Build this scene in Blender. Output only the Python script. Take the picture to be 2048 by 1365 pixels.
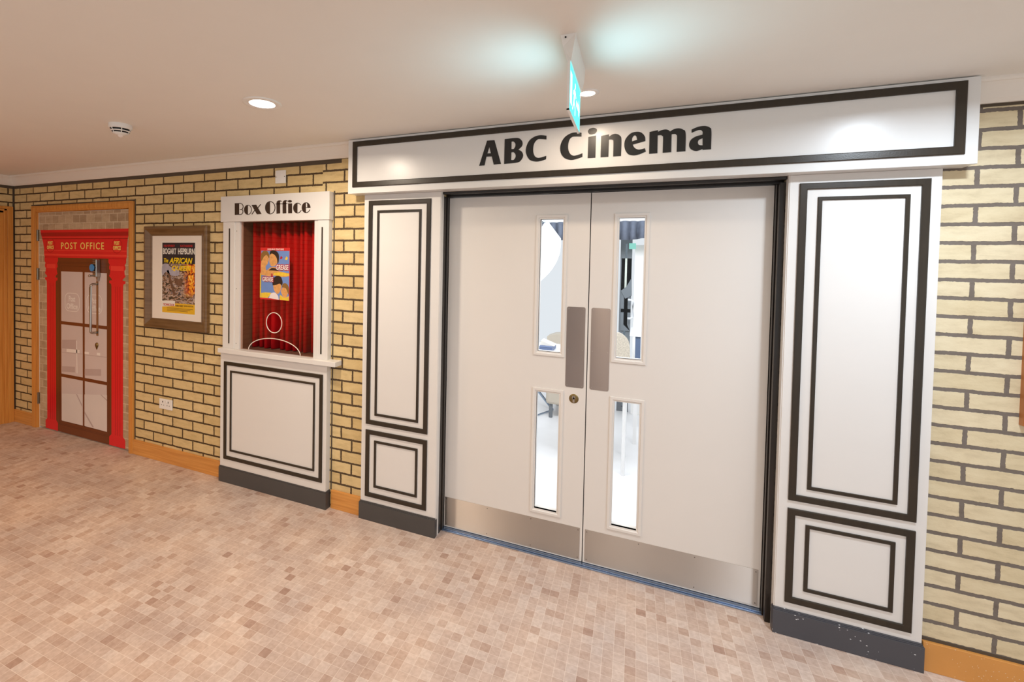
import bpy, bmesh, math, random
from mathutils import Matrix, Vector
random.seed(7)
for o in list(bpy.data.objects): bpy.data.objects.remove(o)
SC = bpy.context.scene
COL = SC.collection

# ------------------------------------------------------------------ camera
FPX, YAW, PIT, ROL = 905.510552, .393593948, -.0247100098, .0182897568
CAMP = Vector((0, -2.48975769, 1.66620087)); CX, CY = 894.922929, 545.910069
F_ = Vector((-math.sin(YAW)*math.cos(PIT), math.cos(YAW)*math.cos(PIT), math.sin(PIT)))
R0 = Vector((math.cos(YAW), math.sin(YAW), 0)); U0 = R0.cross(F_)
R_ = math.cos(ROL)*R0 + math.sin(ROL)*U0
U_ = -math.sin(ROL)*R0 + math.cos(ROL)*U0
cd = bpy.data.cameras.new('camera'); cam = bpy.data.objects.new('camera', cd); COL.objects.link(cam)
m = Matrix.Identity(4)
for i, v in enumerate((R_, U_, -F_)):
    for k in range(3): m[k][i] = v[k]
m.translation = CAMP
cam.matrix_world = m
cd.sensor_width = 36; cd.lens = FPX/2048*36
cd.shift_x = (1024-CX)/2048; cd.shift_y = (CY-682.5)/2048
cd.clip_start = .02
SC.camera = cam

def at(px, py, y):
    """point of the photograph's pixel on the vertical plane y"""
    d = F_ + R_*((px-CX)/FPX) - U_*((py-CY)/FPX)
    return CAMP + d*((y-CAMP.y)/d.y)

# ------------------------------------------------------------------ light
SC.view_settings.view_transform = 'Standard'; SC.view_settings.look = 'None'
SC.view_settings.exposure = -0.08; SC.view_settings.gamma = 1; SC.view_settings.use_curve_mapping = False
W = bpy.data.worlds.new('daylight'); SC.world = W; W.use_nodes = True
W.node_tree.nodes['Background'].inputs[0].default_value = (.93, .97, 1, 1)
W.node_tree.nodes['Background'].inputs[1].default_value = .92
H = 2.42
DOWN = [  # x, y, trim radius, colour, power
    (-1.697, -.79, .090, (1, .85, .68), 19),
    (-.215, -.403, .048, (1, .80, .60), 3),
    (1.07, -.79, .090, (.78, .89, 1), 22),
    (-4.2, -2.35, .090, (1, .64, .36), 28),
    (-1.8, -2.9, .090, (1, .80, .62), 14),
    (.02, -2.9, .090, (1, .94, .90), 12),
    (1.1, -2.9, .090, (1, .95, .90), 9),
]

# ------------------------------------------------------------------ materials
def lin(c):
    return tuple(((v/255)/12.92 if v/255 <= .04045 else ((v/255+.055)/1.055)**2.4) for v in c) + (1,)
def new_mat(name):
    M = bpy.data.materials.new(name); M.use_nodes = True
    nt = M.node_tree; b = nt.nodes['Principled BSDF']
    return M, nt, b
def N(nt, t, **kw):
    n = nt.nodes.new(t)
    for k, v in kw.items():
        if k.startswith('i_'):
            kk = k[2:]; kk = int(kk) if kk.isdigit() else kk.replace('_', ' ')
            n.inputs[kk].default_value = v
        else: setattr(n, k, v)
    return n
def L(nt, a, b): nt.links.new(a, b)
def coords(nt, scale=(1, 1, 1)):
    tc = N(nt, 'ShaderNodeTexCoord'); mp = N(nt, 'ShaderNodeMapping'); mp.inputs['Scale'].default_value = scale
    L(nt, tc.outputs['Object'], mp.inputs['Vector']); return mp.outputs[0]
def simple(name, c, rough=.5, metal=0, var=.04, scale=(6, 6, 6), bump=0, bscale=200, spec=.5, coat=0):
    M, nt, b = new_mat(name)
    v = coords(nt, scale)
    no = N(nt, 'ShaderNodeTexNoise'); no.inputs['Scale'].default_value = 1; no.inputs['Detail'].default_value = 5
    L(nt, v, no.inputs['Vector'])
    mx = N(nt, 'ShaderNodeMix', data_type='RGBA')
    base = lin(c); lo = tuple(x*(1-var*2) for x in base[:3])+(1,); hi = tuple(min(1, x*(1+var*1.2)) for x in base[:3])+(1,)
    mx.inputs[6].default_value = lo; mx.inputs[7].default_value = hi
    L(nt, no.outputs['Fac'], mx.inputs[0]); L(nt, mx.outputs[2], b.inputs['Base Color'])
    b.inputs['Roughness'].default_value = rough; b.inputs['Metallic'].default_value = metal
    b.inputs['Specular IOR Level'].default_value = spec; b.inputs['Coat Weight'].default_value = coat
    if bump:
        n2 = N(nt, 'ShaderNodeTexNoise'); n2.inputs['Scale'].default_value = bscale; n2.inputs['Detail'].default_value = 3
        L(nt, coords(nt), n2.inputs['Vector'])
        bp = N(nt, 'ShaderNodeBump'); bp.inputs['Strength'].default_value = bump; bp.inputs['Distance'].default_value = .001
        L(nt, n2.outputs['Fac'], bp.inputs['Height']); L(nt, bp.outputs[0], b.inputs['Normal'])
    return M
def ramp(nt, stops):
    r = N(nt, 'ShaderNodeValToRGB'); e = r.color_ramp.elements
    while len(e) < len(stops): e.new(.5)
    for i, (p, c) in enumerate(stops): e[i].position = p; e[i].color = lin(c)
    return r

def brick_mat(name, x0, z0, bw, rh, off, axis='XZ', c1=(228, 205, 154), c2=(214, 188, 134), mortar=(98, 82, 64), ms=.0068):
    M, nt, b = new_mat(name)
    tc = N(nt, 'ShaderNodeTexCoord'); sp = N(nt, 'ShaderNodeSeparateXYZ'); L(nt, tc.outputs['Object'], sp.inputs[0])
    def wob(scale, amp):
        n = N(nt, 'ShaderNodeTexNoise'); n.inputs['Scale'].default_value = scale; n.inputs['Detail'].default_value = 3
        L(nt, tc.outputs['Object'], n.inputs['Vector'])
        s = N(nt, 'ShaderNodeVectorMath', operation='SUBTRACT'); s.inputs[1].default_value = (.5, .5, .5)
        L(nt, n.outputs['Color'], s.inputs[0])
        k = N(nt, 'ShaderNodeVectorMath', operation='SCALE'); k.inputs['Scale'].default_value = amp
        L(nt, s.outputs[0], k.inputs[0]); return k.outputs[0]
    cm = N(nt, 'ShaderNodeCombineXYZ')
    L(nt, sp.outputs['X' if axis == 'XZ' else 'Y'], cm.inputs[0]); L(nt, sp.outputs['Z'], cm.inputs[1])
    a1 = N(nt, 'ShaderNodeVectorMath', operation='ADD'); L(nt, cm.outputs[0], a1.inputs[0]); L(nt, wob(14, .007), a1.inputs[1])
    a2 = N(nt, 'ShaderNodeVectorMath', operation='ADD'); L(nt, a1.outputs[0], a2.inputs[0]); L(nt, wob(90, .0058), a2.inputs[1])
    a3 = N(nt, 'ShaderNodeVectorMath', operation='SUBTRACT'); L(nt, a2.outputs[0], a3.inputs[0])
    a3.inputs[1].default_value = (x0-200*bw, z0, 0)
    br = N(nt, 'ShaderNodeTexBrick'); br.offset = off; br.offset_frequency = 2; br.squash = 1
    L(nt, a3.outputs[0], br.inputs['Vector'])
    br.inputs['Scale'].default_value = 1; br.inputs['Mortar Size'].default_value = ms; br.inputs['Mortar Smooth'].default_value = .12
    br.inputs['Brick Width'].default_value = bw; br.inputs['Row Height'].default_value = rh
    br.inputs['Color1'].default_value = lin(c1); br.inputs['Color2'].default_value = lin(c2); br.inputs['Mortar'].default_value = lin(mortar)
    br.inputs['Bias'].default_value = -.1
    # blotches and grain on the faces
    n3 = N(nt, 'ShaderNodeTexNoise'); n3.inputs['Scale'].default_value = 9; n3.inputs['Detail'].default_value = 8; n3.inputs['Roughness'].default_value = .65
    mpn = N(nt, 'ShaderNodeMapping'); mpn.inputs['Scale'].default_value = (1, 1, 3); L(nt, tc.outputs['Object'], mpn.inputs[0]); L(nt, mpn.outputs[0], n3.inputs['Vector'])
    rp = ramp(nt, [(.3, (214, 206, 196)), (.5, (242, 238, 232)), (.72, (255, 255, 255))]); L(nt, n3.outputs['Fac'], rp.inputs[0])
    mu = N(nt, 'ShaderNodeMix', data_type='RGBA', blend_type='MULTIPLY'); mu.inputs[0].default_value = .75
    L(nt, br.outputs['Color'], mu.inputs[6]); L(nt, rp.outputs[0], mu.inputs[7]); L(nt, mu.outputs[2], b.inputs['Base Color'])
    b.inputs['Roughness'].default_value = .8; b.inputs['Specular IOR Level'].default_value = .25
    inv = N(nt, 'ShaderNodeMath', operation='SUBTRACT'); inv.inputs[0].default_value = 1; L(nt, br.outputs['Fac'], inv.inputs[1])
    n4 = N(nt, 'ShaderNodeTexNoise'); n4.inputs['Scale'].default_value = 120; L(nt, tc.outputs['Object'], n4.inputs['Vector'])
    ad = N(nt, 'ShaderNodeMath', operation='MULTIPLY_ADD'); ad.inputs[1].default_value = .25; L(nt, n4.outputs['Fac'], ad.inputs[0]); L(nt, inv.outputs[0], ad.inputs[2])
    bp = N(nt, 'ShaderNodeBump'); bp.inputs['Strength'].default_value = .7; bp.inputs['Distance'].default_value = .003
    L(nt, ad.outputs[0], bp.inputs['Height']); L(nt, bp.outputs[0], b.inputs['Normal'])
    return M

M_BR_L = brick_mat('brick_left', -3.74+.1141, 2.244-.0777*28, .2282, .0777, .5, mortar=(84, 66, 46), ms=.0066)
M_BR_G = brick_mat('brick_gap', -1.694, 2.024-.0773*26, .2282, .0773, .36, mortar=(90, 74, 56))
M_BR_R = brick_mat('brick_right', 1.365, .8043-.075*10, .2282, .075, .5, c1=(228, 215, 184), c2=(218, 203, 168), mortar=(122, 113, 106), ms=.0080)
M_BR_E = brick_mat('brick_end', -.16, 2.244-.0777*28, .2282, .0777, .5, axis='YZ', mortar=(84, 66, 46), ms=.0066)
M_MORT = simple('mortar_paint', (84, 72, 58), .85, bump=.3)
M_CEIL = simple('ceiling_paint', (236, 232, 226), .9, var=.012)
M_CORN = simple('cornice_paint', (236, 228, 218), .7, var=.012)
M_WHITE = simple('white_satin_paint', (226, 223, 219), .32, var=.012, scale=(1.5, 1.5, 8), bump=.06, bscale=160)
M_SIGNW = simple('white_gloss_board', (226, 225, 223), .28, var=.012, scale=(1.5, 1.5, 10), bump=.10, bscale=90)
M_DOORW = simple('door_cream_paint', (226, 221, 215), .42, var=.015, scale=(2, 2, 2))
M_BRN = simple('dark_bronze_moulding', (48, 39, 27), .30, var=.22, scale=(60, 60, 8), bump=.2)
M_BLK = simple('black_frame_paint', (36, 30, 25), .28, var=.25, scale=(20, 20, 3), bump=.25, bscale=60)
M_LETT = simple('letter_black', (27, 24, 22), .35, var=.05)
M_LETB = simple('letter_brown', (52, 33, 20), .4, var=.05)
M_SOCK = simple('white_plastic', (238, 236, 232), .3, var=.01)
M_DARK = simple('dark_slot', (12, 10, 9), .6)
M_RED = simple('printed_red', (226, 26, 34), .38, var=.03)
M_REDD = simple('printed_dark_red', (176, 6, 18), .38, var=.05)
M_REDL = simple('printed_light_red', (244, 62, 54), .38, var=.03)
M_PBRN = simple('printed_brown', (116, 58, 20), .38, var=.12, scale=(3, 3, 1))
M_PBRD = simple('printed_dark_brown', (98, 46, 14), .38, var=.1)
M_PANE = simple('printed_pane', (214, 200, 198), .3, var=.05, scale=(2, 2, 1.3))
M_PANL = simple('printed_pane_light', (226, 216, 212), .3, var=.03)
M_PAND = simple('printed_pane_shade', (192, 174, 172), .3, var=.04)
M_YEL = simple('printed_yellow', (250, 226, 120), .4, var=.02)
M_WLOG = simple('printed_white_logo', (240, 234, 230), .35, var=.01)
M_MATB = simple('mount_board', (236, 226, 214), .7, var=.01)
M_FLR0 = simple('threshold_steel', (148, 164, 188), .22, .95, var=.08)
M_CHR = simple('brushed_handle_steel', (178, 172, 164), .28, 1, var=.05)
M_BRASS = simple('aged_brass', (138, 118, 78), .4, 1, var=.12)
M_HING = simple('hinge_steel', (140, 132, 118), .4, 1)
M_BLUE = simple('blue_disc', (64, 140, 208), .4)
M_SCREW = simple('screw_head', (120, 112, 104), .35, .9)
M_RIM = simple('polished_edge', (240, 226, 216), .2)
M_CARD = simple('printed_card_white', (236, 232, 224), .5)

def metal_plate(name, c, rough, aniso):
    M, nt, b = new_mat(name)
    b.inputs['Base Color'].default_value = lin(c); b.inputs['Metallic'].default_value = 1
    n = N(nt, 'ShaderNodeTexNoise'); n.inputs['Scale'].default_value = 1; n.inputs['Detail'].default_value = 4
    L(nt, coords(nt, (3, 3, 900)), n.inputs['Vector'])
    n2 = N(nt, 'ShaderNodeTexNoise'); n2.inputs['Scale'].default_value = 7; n2.inputs['Detail'].default_value = 6
    L(nt, coords(nt), n2.inputs['Vector'])
    mr = N(nt, 'ShaderNodeMapRange'); mr.inputs['To Min'].default_value = rough-.04; mr.inputs['To Max'].default_value = rough+.04
    L(nt, n2.outputs['Fac'], mr.inputs['Value']); L(nt, mr.outputs[0], b.inputs['Roughness'])
    bp = N(nt, 'ShaderNodeBump'); bp.inputs['Strength'].default_value = .08; bp.inputs['Distance'].default_value = .0005
    L(nt, n.outputs['Fac'], bp.inputs['Height']); L(nt, bp.outputs[0], b.inputs['Normal'])
    b.inputs['Anisotropic'].default_value = aniso; b.inputs['Anisotropic Rotation'].default_value = .25
    t = N(nt, 'ShaderNodeTangent'); t.direction_type = 'RADIAL'; t.axis = 'Z'
    L(nt, t.outputs[0], b.inputs['Tangent'])
    return M
M_KICK = metal_plate('kick_plate_steel', (202, 190, 179), .48, 1)
M_PUSH = metal_plate('push_plate_steel', (168, 158, 154), .42, 1)

def speckled(name, c, spk, thr, rough=.45, scale=70):
    M = simple(name, c, rough, var=.06); nt = M.node_tree; b = nt.nodes['Principled BSDF']
    lk = b.inputs['Base Color'].links[0].from_socket
    vo = N(nt, 'ShaderNodeTexVoronoi'); vo.inputs['Scale'].default_value = scale; L(nt, coords(nt, (1, 1, 1.6)), vo.inputs['Vector'])
    ls = N(nt, 'ShaderNodeMath', operation='LESS_THAN'); ls.inputs[1].default_value = thr; L(nt, vo.outputs['Distance'], ls.inputs[0])
    no = N(nt, 'ShaderNodeTexNoise'); no.inputs['Scale'].default_value = 9; L(nt, coords(nt), no.inputs['Vector'])
    gt = N(nt, 'ShaderNodeMath', operation='GREATER_THAN'); gt.inputs[1].default_value = .53; L(nt, no.outputs['Fac'], gt.inputs[0])
    mm = N(nt, 'ShaderNodeMath', operation='MULTIPLY'); L(nt, ls.outputs[0], mm.inputs[0]); L(nt, gt.outputs[0], mm.inputs[1])
    mx = N(nt, 'ShaderNodeMix', data_type='RGBA'); mx.inputs[7].default_value = lin(spk)
    L(nt, mm.outputs[0], mx.inputs[0]); L(nt, lk, mx.inputs[6]); L(nt, mx.outputs[2], b.inputs['Base Color'])
    return M
M_PLN = simple('dark_grey_plinth', (74, 71, 70), .42, var=.05)
M_PLNS = speckled('chipped_grey_plinth', (76, 76, 82), (214, 216, 220), .16, scale=48)

def wood(name, c1, c2, rough=.35, sc=(2, 2, 60)):
    M, nt, b = new_mat(name)
    v = coords(nt, sc)
    n = N(nt, 'ShaderNodeTexNoise'); n.inputs['Scale'].default_value = 1; n.inputs['Detail'].default_value = 6; n.inputs['Distortion'].default_value = .6
    L(nt, v, n.inputs['Vector'])
    r = ramp(nt, [(.3, c1), (.7, c2)]); L(nt, n.outputs['Fac'], r.inputs[0]); L(nt, r.outputs[0], b.inputs['Base Color'])
    b.inputs['Roughness'].default_value = rough
    return M
M_OAKH = wood('oak_skirting', (196, 128, 58), (224, 160, 84))
M_OAKV = wood('oak_upright', (200, 130, 56), (226, 160, 80), sc=(60, 60, 2))
M_OAKD = wood('oak_door', (206, 136, 58), (222, 154, 74), sc=(30, 30, 1.5))
M_FRM = wood('bronze_picture_frame', (96, 68, 38), (128, 98, 64), .3, (3, 3, 40))
M_FRW = wood('brown_wood_frame', (150, 92, 48), (176, 114, 64), .4, (40, 40, 3))

def floor_mat():
    M, nt, b = new_mat('mosaic_vinyl')
    tc = N(nt, 'ShaderNodeTexCoord')
    s = N(nt, 'ShaderNodeVectorMath', operation='SCALE'); s.inputs['Scale'].default_value = 1/.0445; L(nt, tc.outputs['Object'], s.inputs[0])
    fl = N(nt, 'ShaderNodeVectorMath', operation='FLOOR'); L(nt, s.outputs[0], fl.inputs[0])
    wn = N(nt, 'ShaderNodeTexWhiteNoise', noise_dimensions='2D'); L(nt, fl.outputs[0], wn.inputs['Vector'])
    r = ramp(nt, [(0, (184, 156, 142)), (.03, (200, 176, 162)), (.25, (211, 191, 179)), (.7, (217, 199, 188)), (1, (225, 211, 202))])
    L(nt, wn.outputs['Value'], r.inputs[0])
    no = N(nt, 'ShaderNodeTexNoise'); no.inputs['Scale'].default_value = 3.2; no.inputs['Detail'].default_value = 3; L(nt, tc.outputs['Object'], no.inputs['Vector'])
    r2 = ramp(nt, [(.3, (226, 222, 222)), (.7, (255, 250, 244))]); L(nt, no.outputs['Fac'], r2.inputs[0])
    m1 = N(nt, 'ShaderNodeMix', data_type='RGBA', blend_type='MULTIPLY'); m1.inputs[0].default_value = 1
    L(nt, r.outputs[0], m1.inputs[6]); L(nt, r2.outputs[0], m1.inputs[7])
    n5 = N(nt, 'ShaderNodeTexNoise'); n5.inputs['Scale'].default_value = 60; n5.inputs['Detail'].default_value = 6; L(nt, tc.outputs['Object'], n5.inputs['Vector'])
    r3 = ramp(nt, [(.35, (236, 232, 228)), (.62, (255, 255, 255))]); L(nt, n5.outputs['Fac'], r3.inputs[0])
    m2 = N(nt, 'ShaderNodeMix', data_type='RGBA', blend_type='MULTIPLY'); m2.inputs[0].default_value = .8
    L(nt, m1.outputs[2], m2.inputs[6]); L(nt, r3.outputs[0], m2.inputs[7])
    fr = N(nt, 'ShaderNodeVectorMath', operation='FRACTION'); L(nt, s.outputs[0], fr.inputs[0])
    sb = N(nt, 'ShaderNodeVectorMath', operation='SUBTRACT'); sb.inputs[1].default_value = (.5, .5, .5); L(nt, fr.outputs[0], sb.inputs[0])
    ab = N(nt, 'ShaderNodeVectorMath', operation='ABSOLUTE'); L(nt, sb.outputs[0], ab.inputs[0])
    sx = N(nt, 'ShaderNodeSeparateXYZ'); L(nt, ab.outputs[0], sx.inputs[0])
    mxx = N(nt, 'ShaderNodeMath', operation='MAXIMUM'); L(nt, sx.outputs[0], mxx.inputs[0]); L(nt, sx.outputs[1], mxx.inputs[1])
    g = N(nt, 'ShaderNodeMath', operation='GREATER_THAN'); g.inputs[1].default_value = .484; L(nt, mxx.outputs[0], g.inputs[0])
    mg = N(nt, 'ShaderNodeMath', operation='MULTIPLY'); mg.inputs[1].default_value = .55; L(nt, g.outputs[0], mg.inputs[0])
    m3 = N(nt, 'ShaderNodeMix', data_type='RGBA'); m3.inputs[7].default_value = lin((238, 226, 214)); L(nt, mg.outputs[0], m3.inputs[0]); L(nt, m2.outputs[2], m3.inputs[6])
    L(nt, m3.outputs[2], b.inputs['Base Color'])
    b.inputs['Roughness'].default_value = .5; b.inputs['Specular IOR Level'].default_value = .3
    return M
M_FLOOR = floor_mat()
def glass_mat(name, tint=(1, 1, 1, 1)):
    M = bpy.data.materials.new(name); M.use_nodes = True; nt = M.node_tree
    nt.nodes.clear(); out = N(nt, 'ShaderNodeOutputMaterial')
    tr = N(nt, 'ShaderNodeBsdfTransparent'); tr.inputs[0].default_value = tint
    gl = N(nt, 'ShaderNodeBsdfGlossy'); gl.inputs['Roughness'].default_value = .02
    fr = N(nt, 'ShaderNodeFresnel'); fr.inputs[0].default_value = 1.45
    ge = N(nt, 'ShaderNodeNewGeometry'); om = N(nt, 'ShaderNodeMath', operation='SUBTRACT'); om.inputs[0].default_value = 1; L(nt, ge.outputs['Backfacing'], om.inputs[1])
    fm = N(nt, 'ShaderNodeMath', operation='MULTIPLY'); L(nt, fr.outputs[0], fm.inputs[0]); L(nt, om.outputs[0], fm.inputs[1])
    mx = N(nt, 'ShaderNodeMixShader'); L(nt, fm.outputs[0], mx.inputs[0]); L(nt, tr.outputs[0], mx.inputs[1]); L(nt, gl.outputs[0], mx.inputs[2])
    L(nt, mx.outputs[0], out.inputs[0]); return M
M_GLASS = glass_mat('clear_glass', (.98, .99, 1, 1))
M_PERS = glass_mat('perspex', (.95, .86, .80, 1))
def emit(name, c, s):
    M = bpy.data.materials.new(name); M.use_nodes = True; nt = M.node_tree; nt.nodes.clear()
    out = N(nt, 'ShaderNodeOutputMaterial'); e = N(nt, 'ShaderNodeEmission'); e.inputs[0].default_value = c; e.inputs[1].default_value = s
    L(nt, e.outputs[0], out.inputs[0]); return M
M_EXITG = emit('lit_sign_green', (.10, .72, .78, 1), 2.2)
M_EXITW = emit('lit_sign_white', (.75, .97, 1, 1), 2.4)
M_CURT = simple('red_velvet', (206, 12, 24), .75, var=.12, scale=(8, 8, 1), spec=.25)

# ------------------------------------------------------------------ mesh helpers
def link(name, me, mats, parent=None, bevel=0):
    o = bpy.data.objects.new(name, me); COL.objects.link(o)
    for mm in (mats if isinstance(mats, (list, tuple)) else [mats]): me.materials.append(mm)
    if parent is not None:
        o.parent = parent
        if parent.type == 'EMPTY': o.location = -parent.location
    if bevel:
        b = o.modifiers.new('bevel', 'BEVEL'); b.width = bevel; b.segments = 2; b.limit_method = 'ANGLE'
    return o
def tag(o, label=None, cat=None, group=None, kind=None):
    if label: o['label'] = label
    if cat: o['category'] = cat
    if group: o['group'] = group
    if kind: o['kind'] = kind
    return o
def empty(name, loc, label, cat=None, group=None, kind=None):
    o = bpy.data.objects.new(name, None); COL.objects.link(o); o.location = loc; o.empty_display_size = .1
    return tag(o, label, cat, group, kind)
class MB:
    def __init__(s): s.v = []; s.f = []; s.mi = []
    def quad(s, pts, mi=0):
        n = len(s.v); s.v += [tuple(p) for p in pts]; s.f.append(tuple(range(n, n+len(pts)))); s.mi.append(mi); return s
    def box(s, x0, x1, y0, y1, z0, z1, mi=0):
        n = len(s.v)
        s.v += [(x, y, z) for z in (z0, z1) for y in (y0, y1) for x in (x0, x1)]
        for f in ((0, 2, 3, 1), (4, 5, 7, 6), (0, 1, 5, 4), (2, 6, 7, 3), (0, 4, 6, 2), (1, 3, 7, 5)):
            s.f.append(tuple(n+i for i in f)); s.mi.append(mi)
        return s
    def frame(s, x0, x1, z0, z1, y, prof, mi=0):
        """mitred rectangular moulding on the plane y; prof = [(inset, height towards viewer)]"""
        rings = []
        for ins, h in prof:
            n = len(s.v)
            s.v += [(x0+ins, y-h, z0+ins), (x1-ins, y-h, z0+ins), (x1-ins, y-h, z1-ins), (x0+ins, y-h, z1-ins)]; rings.append(n)
        for a, b in zip(rings, rings[1:]):
            for i in range(4):
                j = (i+1) % 4
                s.f.append((a+i, a+j, b+j, b+i)); s.mi.append(mi)
        return s
    def tube(s, pts, r, seg=12, mi=0, cap=True):
        pts = [Vector(p) for p in pts]; rings = []
        for i, p in enumerate(pts):
            d = (pts[min(i+1, len(pts)-1)]-pts[max(i-1, 0)]).normalized()
            u = d.cross(Vector((0, 0, 1)));
            if u.length < .01: u = d.cross(Vector((0, 1, 0)))
            u.normalize(); w = d.cross(u).normalized()
            rr = r[i] if isinstance(r, (list, tuple)) else r
            n = len(s.v); rings.append(n)
            s.v += [tuple(p+(u*math.cos(t)+w*math.sin(t))*rr) for t in [2*math.pi*k/seg for k in range(seg)]]
        for a, b in zip(rings, rings[1:]):
            for i in range(seg):
                j = (i+1) % seg; s.f.append((a+i, a+j, b+j, b+i)); s.mi.append(mi)
        if cap:
            s.f.append(tuple(rings[0]+i for i in range(seg))[::-1]); s.mi.append(mi)
            s.f.append(tuple(rings[-1]+i for i in range(seg))); s.mi.append(mi)
        return s
    def lathe(s, c, prof, seg=32, mi=0, axis='z'):
        rings = []
        for r, h in prof:
            n = len(s.v); rings.append(n)
            for k in range(seg):
                t = 2*math.pi*k/seg
                if axis == 'z': s.v.append((c[0]+r*math.cos(t), c[1]+r*math.sin(t), c[2]+h))
                else: s.v.append((c[0]+r*math.cos(t), c[1]-h, c[2]+r*math.sin(t)))
        for a, b in zip(rings, rings[1:]):
            for i in range(seg):
                j = (i+1) % seg; s.f.append((a+i, a+j, b+j, b+i)); s.mi.append(mi)
        return s
    def add(s, me, mi=0):
        n = len(s.v); s.v += [tuple(v.co) for v in me.vertices]
        for p in me.polygons: s.f.append(tuple(n+i for i in p.vertices)); s.mi.append(mi)
        return s
    def build(s, name, mats, parent=None, bevel=0, smooth=False, fix=True):
        me = bpy.data.meshes.new(name); me.from_pydata(s.v, [], s.f)
        for p, k in zip(me.polygons, s.mi): p.material_index = k; p.use_smooth = smooth
        if fix:
            bm = bmesh.new(); bm.from_mesh(me); bmesh.ops.remove_doubles(bm, verts=bm.verts, dist=1e-6)
            bmesh.ops.recalc_face_normals(bm, faces=bm.faces); bm.to_mesh(me); bm.free()
        return link(name, me, mats, parent, bevel)

def smooth_path(pts):
    n = len(pts); out = []
    P = [Vector((p[0], p[1])) for p in pts]; S = [len(p) > 2 for p in pts]
    for i in range(n):
        j = (i+1) % n
        out.append(tuple(P[i]))
        if not S[i] and not S[j]: continue
        ti = (P[j]-P[i-1])*.5 if S[i] else (P[j]-P[i])
        tj = (P[(j+1) % n]-P[i])*.5 if S[j] else (P[j]-P[i])
        for k in range(1, 7):
            t = k/7
            q = P[i]*(2*t**3-3*t*t+1)+ti*(t**3-2*t*t+t)+P[j]*(-2*t**3+3*t*t)+tj*(t**3-t*t)
            out.append(tuple(q))
    return out
def stroke(pts, w):
    pts = [Vector(p) for p in pts]; a = []; b = []
    for i, p in enumerate(pts):
        d = (pts[min(i+1, len(pts)-1)]-pts[max(i-1, 0)]).normalized(); nn = Vector((-d.y, d.x))*w/2
        a.append(tuple(p+nn)); b.append(tuple(p-nn))
    return a+b[::-1]
def ell(cx, cy, rx, ry, t0=0, t1=360, n=24):
    return [(cx+rx*math.cos(math.radians(t0+(t1-t0)*k/n)), cy+ry*math.sin(math.radians(t0+(t1-t0)*k/n))) for k in range(n+(0 if t1-t0 == 360 else 1))]
def shape(loops, y, d):
    """filled outline (holes allowed) in the x-z plane: front at y-d, back at y"""
    cu = bpy.data.curves.new('c', 'CURVE'); cu.dimensions = '2D'; cu.fill_mode = 'BOTH'; cu.extrude = d/2
    for lp in loops:
        sp = cu.splines.new('POLY'); sp.points.add(len(lp)-1); sp.use_cyclic_u = True
        for p, q in zip(sp.points, lp): p.co = (q[0], q[1], 0, 1)
    ob = bpy.data.objects.new('c', cu); me = bpy.data.meshes.new_from_object(ob)
    bpy.data.objects.remove(ob); bpy.data.curves.remove(cu)
    me.transform(Matrix(((1, 0, 0, 0), (0, 0, -1, y-d/2), (0, 1, 0, 0), (0, 0, 0, 1))))
    return me
def text(s, x0, x1, z0, z1, y, d=.0006, bold=0, space=1, shear=0):
    """lettering stretched into the box x0..x1, z0..z1 on the plane y"""
    cu = bpy.data.curves.new('t', 'FONT'); cu.body = s; cu.size = 1; cu.extrude = .01; cu.offset = bold; cu.space_character = space; cu.shear = shear
    cu.resolution_u = 4
    ob = bpy.data.objects.new('t', cu); me = bpy.data.meshes.new_from_object(ob)
    bpy.data.objects.remove(ob); bpy.data.curves.remove(cu)
    xs = [v.co.x for v in me.vertices]; ys = [v.co.y for v in me.vertices]
    a, b, c, e = min(xs), max(xs), min(ys), max(ys)
    for v in me.vertices:
        x, yy, z = v.co
        v.co = (x0+(x-a)/(b-a)*(x1-x0), y-d/2-z/.01*d/2, z0+(yy-c)/(e-c)*(z1-z0))
    return me
def rect(x0, x1, z0, z1): return [(x0, z0), (x1, z0), (x1, z1), (x0, z1)]

# ------------------------------------------------------------------ the shell
XL, XR, YB, YF = -5.67, 3.6, 6.2, -5.2
MB().box(XL-.12, XR, YF, .12, -.1, 0).build('floor', M_FLOOR)
tag(MB().box(-3.5, XR, .12, YB, -.1, -.001).build('floor_lounge', simple('lounge_floor', (240, 240, 242), .35)), 'bright white floor beyond the glazed slots', kind='structure')
tag(bpy.data.objects['floor'], 'pinkish beige mosaic vinyl floor of small squares', kind='structure')
ce = MB().box(XL-.12, XR, YF, .12, H, H+.1).build('ceiling', M_CEIL); tag(ce, 'plain off-white plaster ceiling', kind='structure')
# brick wall with the two door openings and the booth window
PX0, PX1, PZ = -5.2598, -3.923, 2.061
CX0, CX1, CZ = -1.0768, .6287, 2.0815
BX0, BX1, BZ0, BZ1 = -2.6544, -1.9876, .9992, 1.9273
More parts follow.
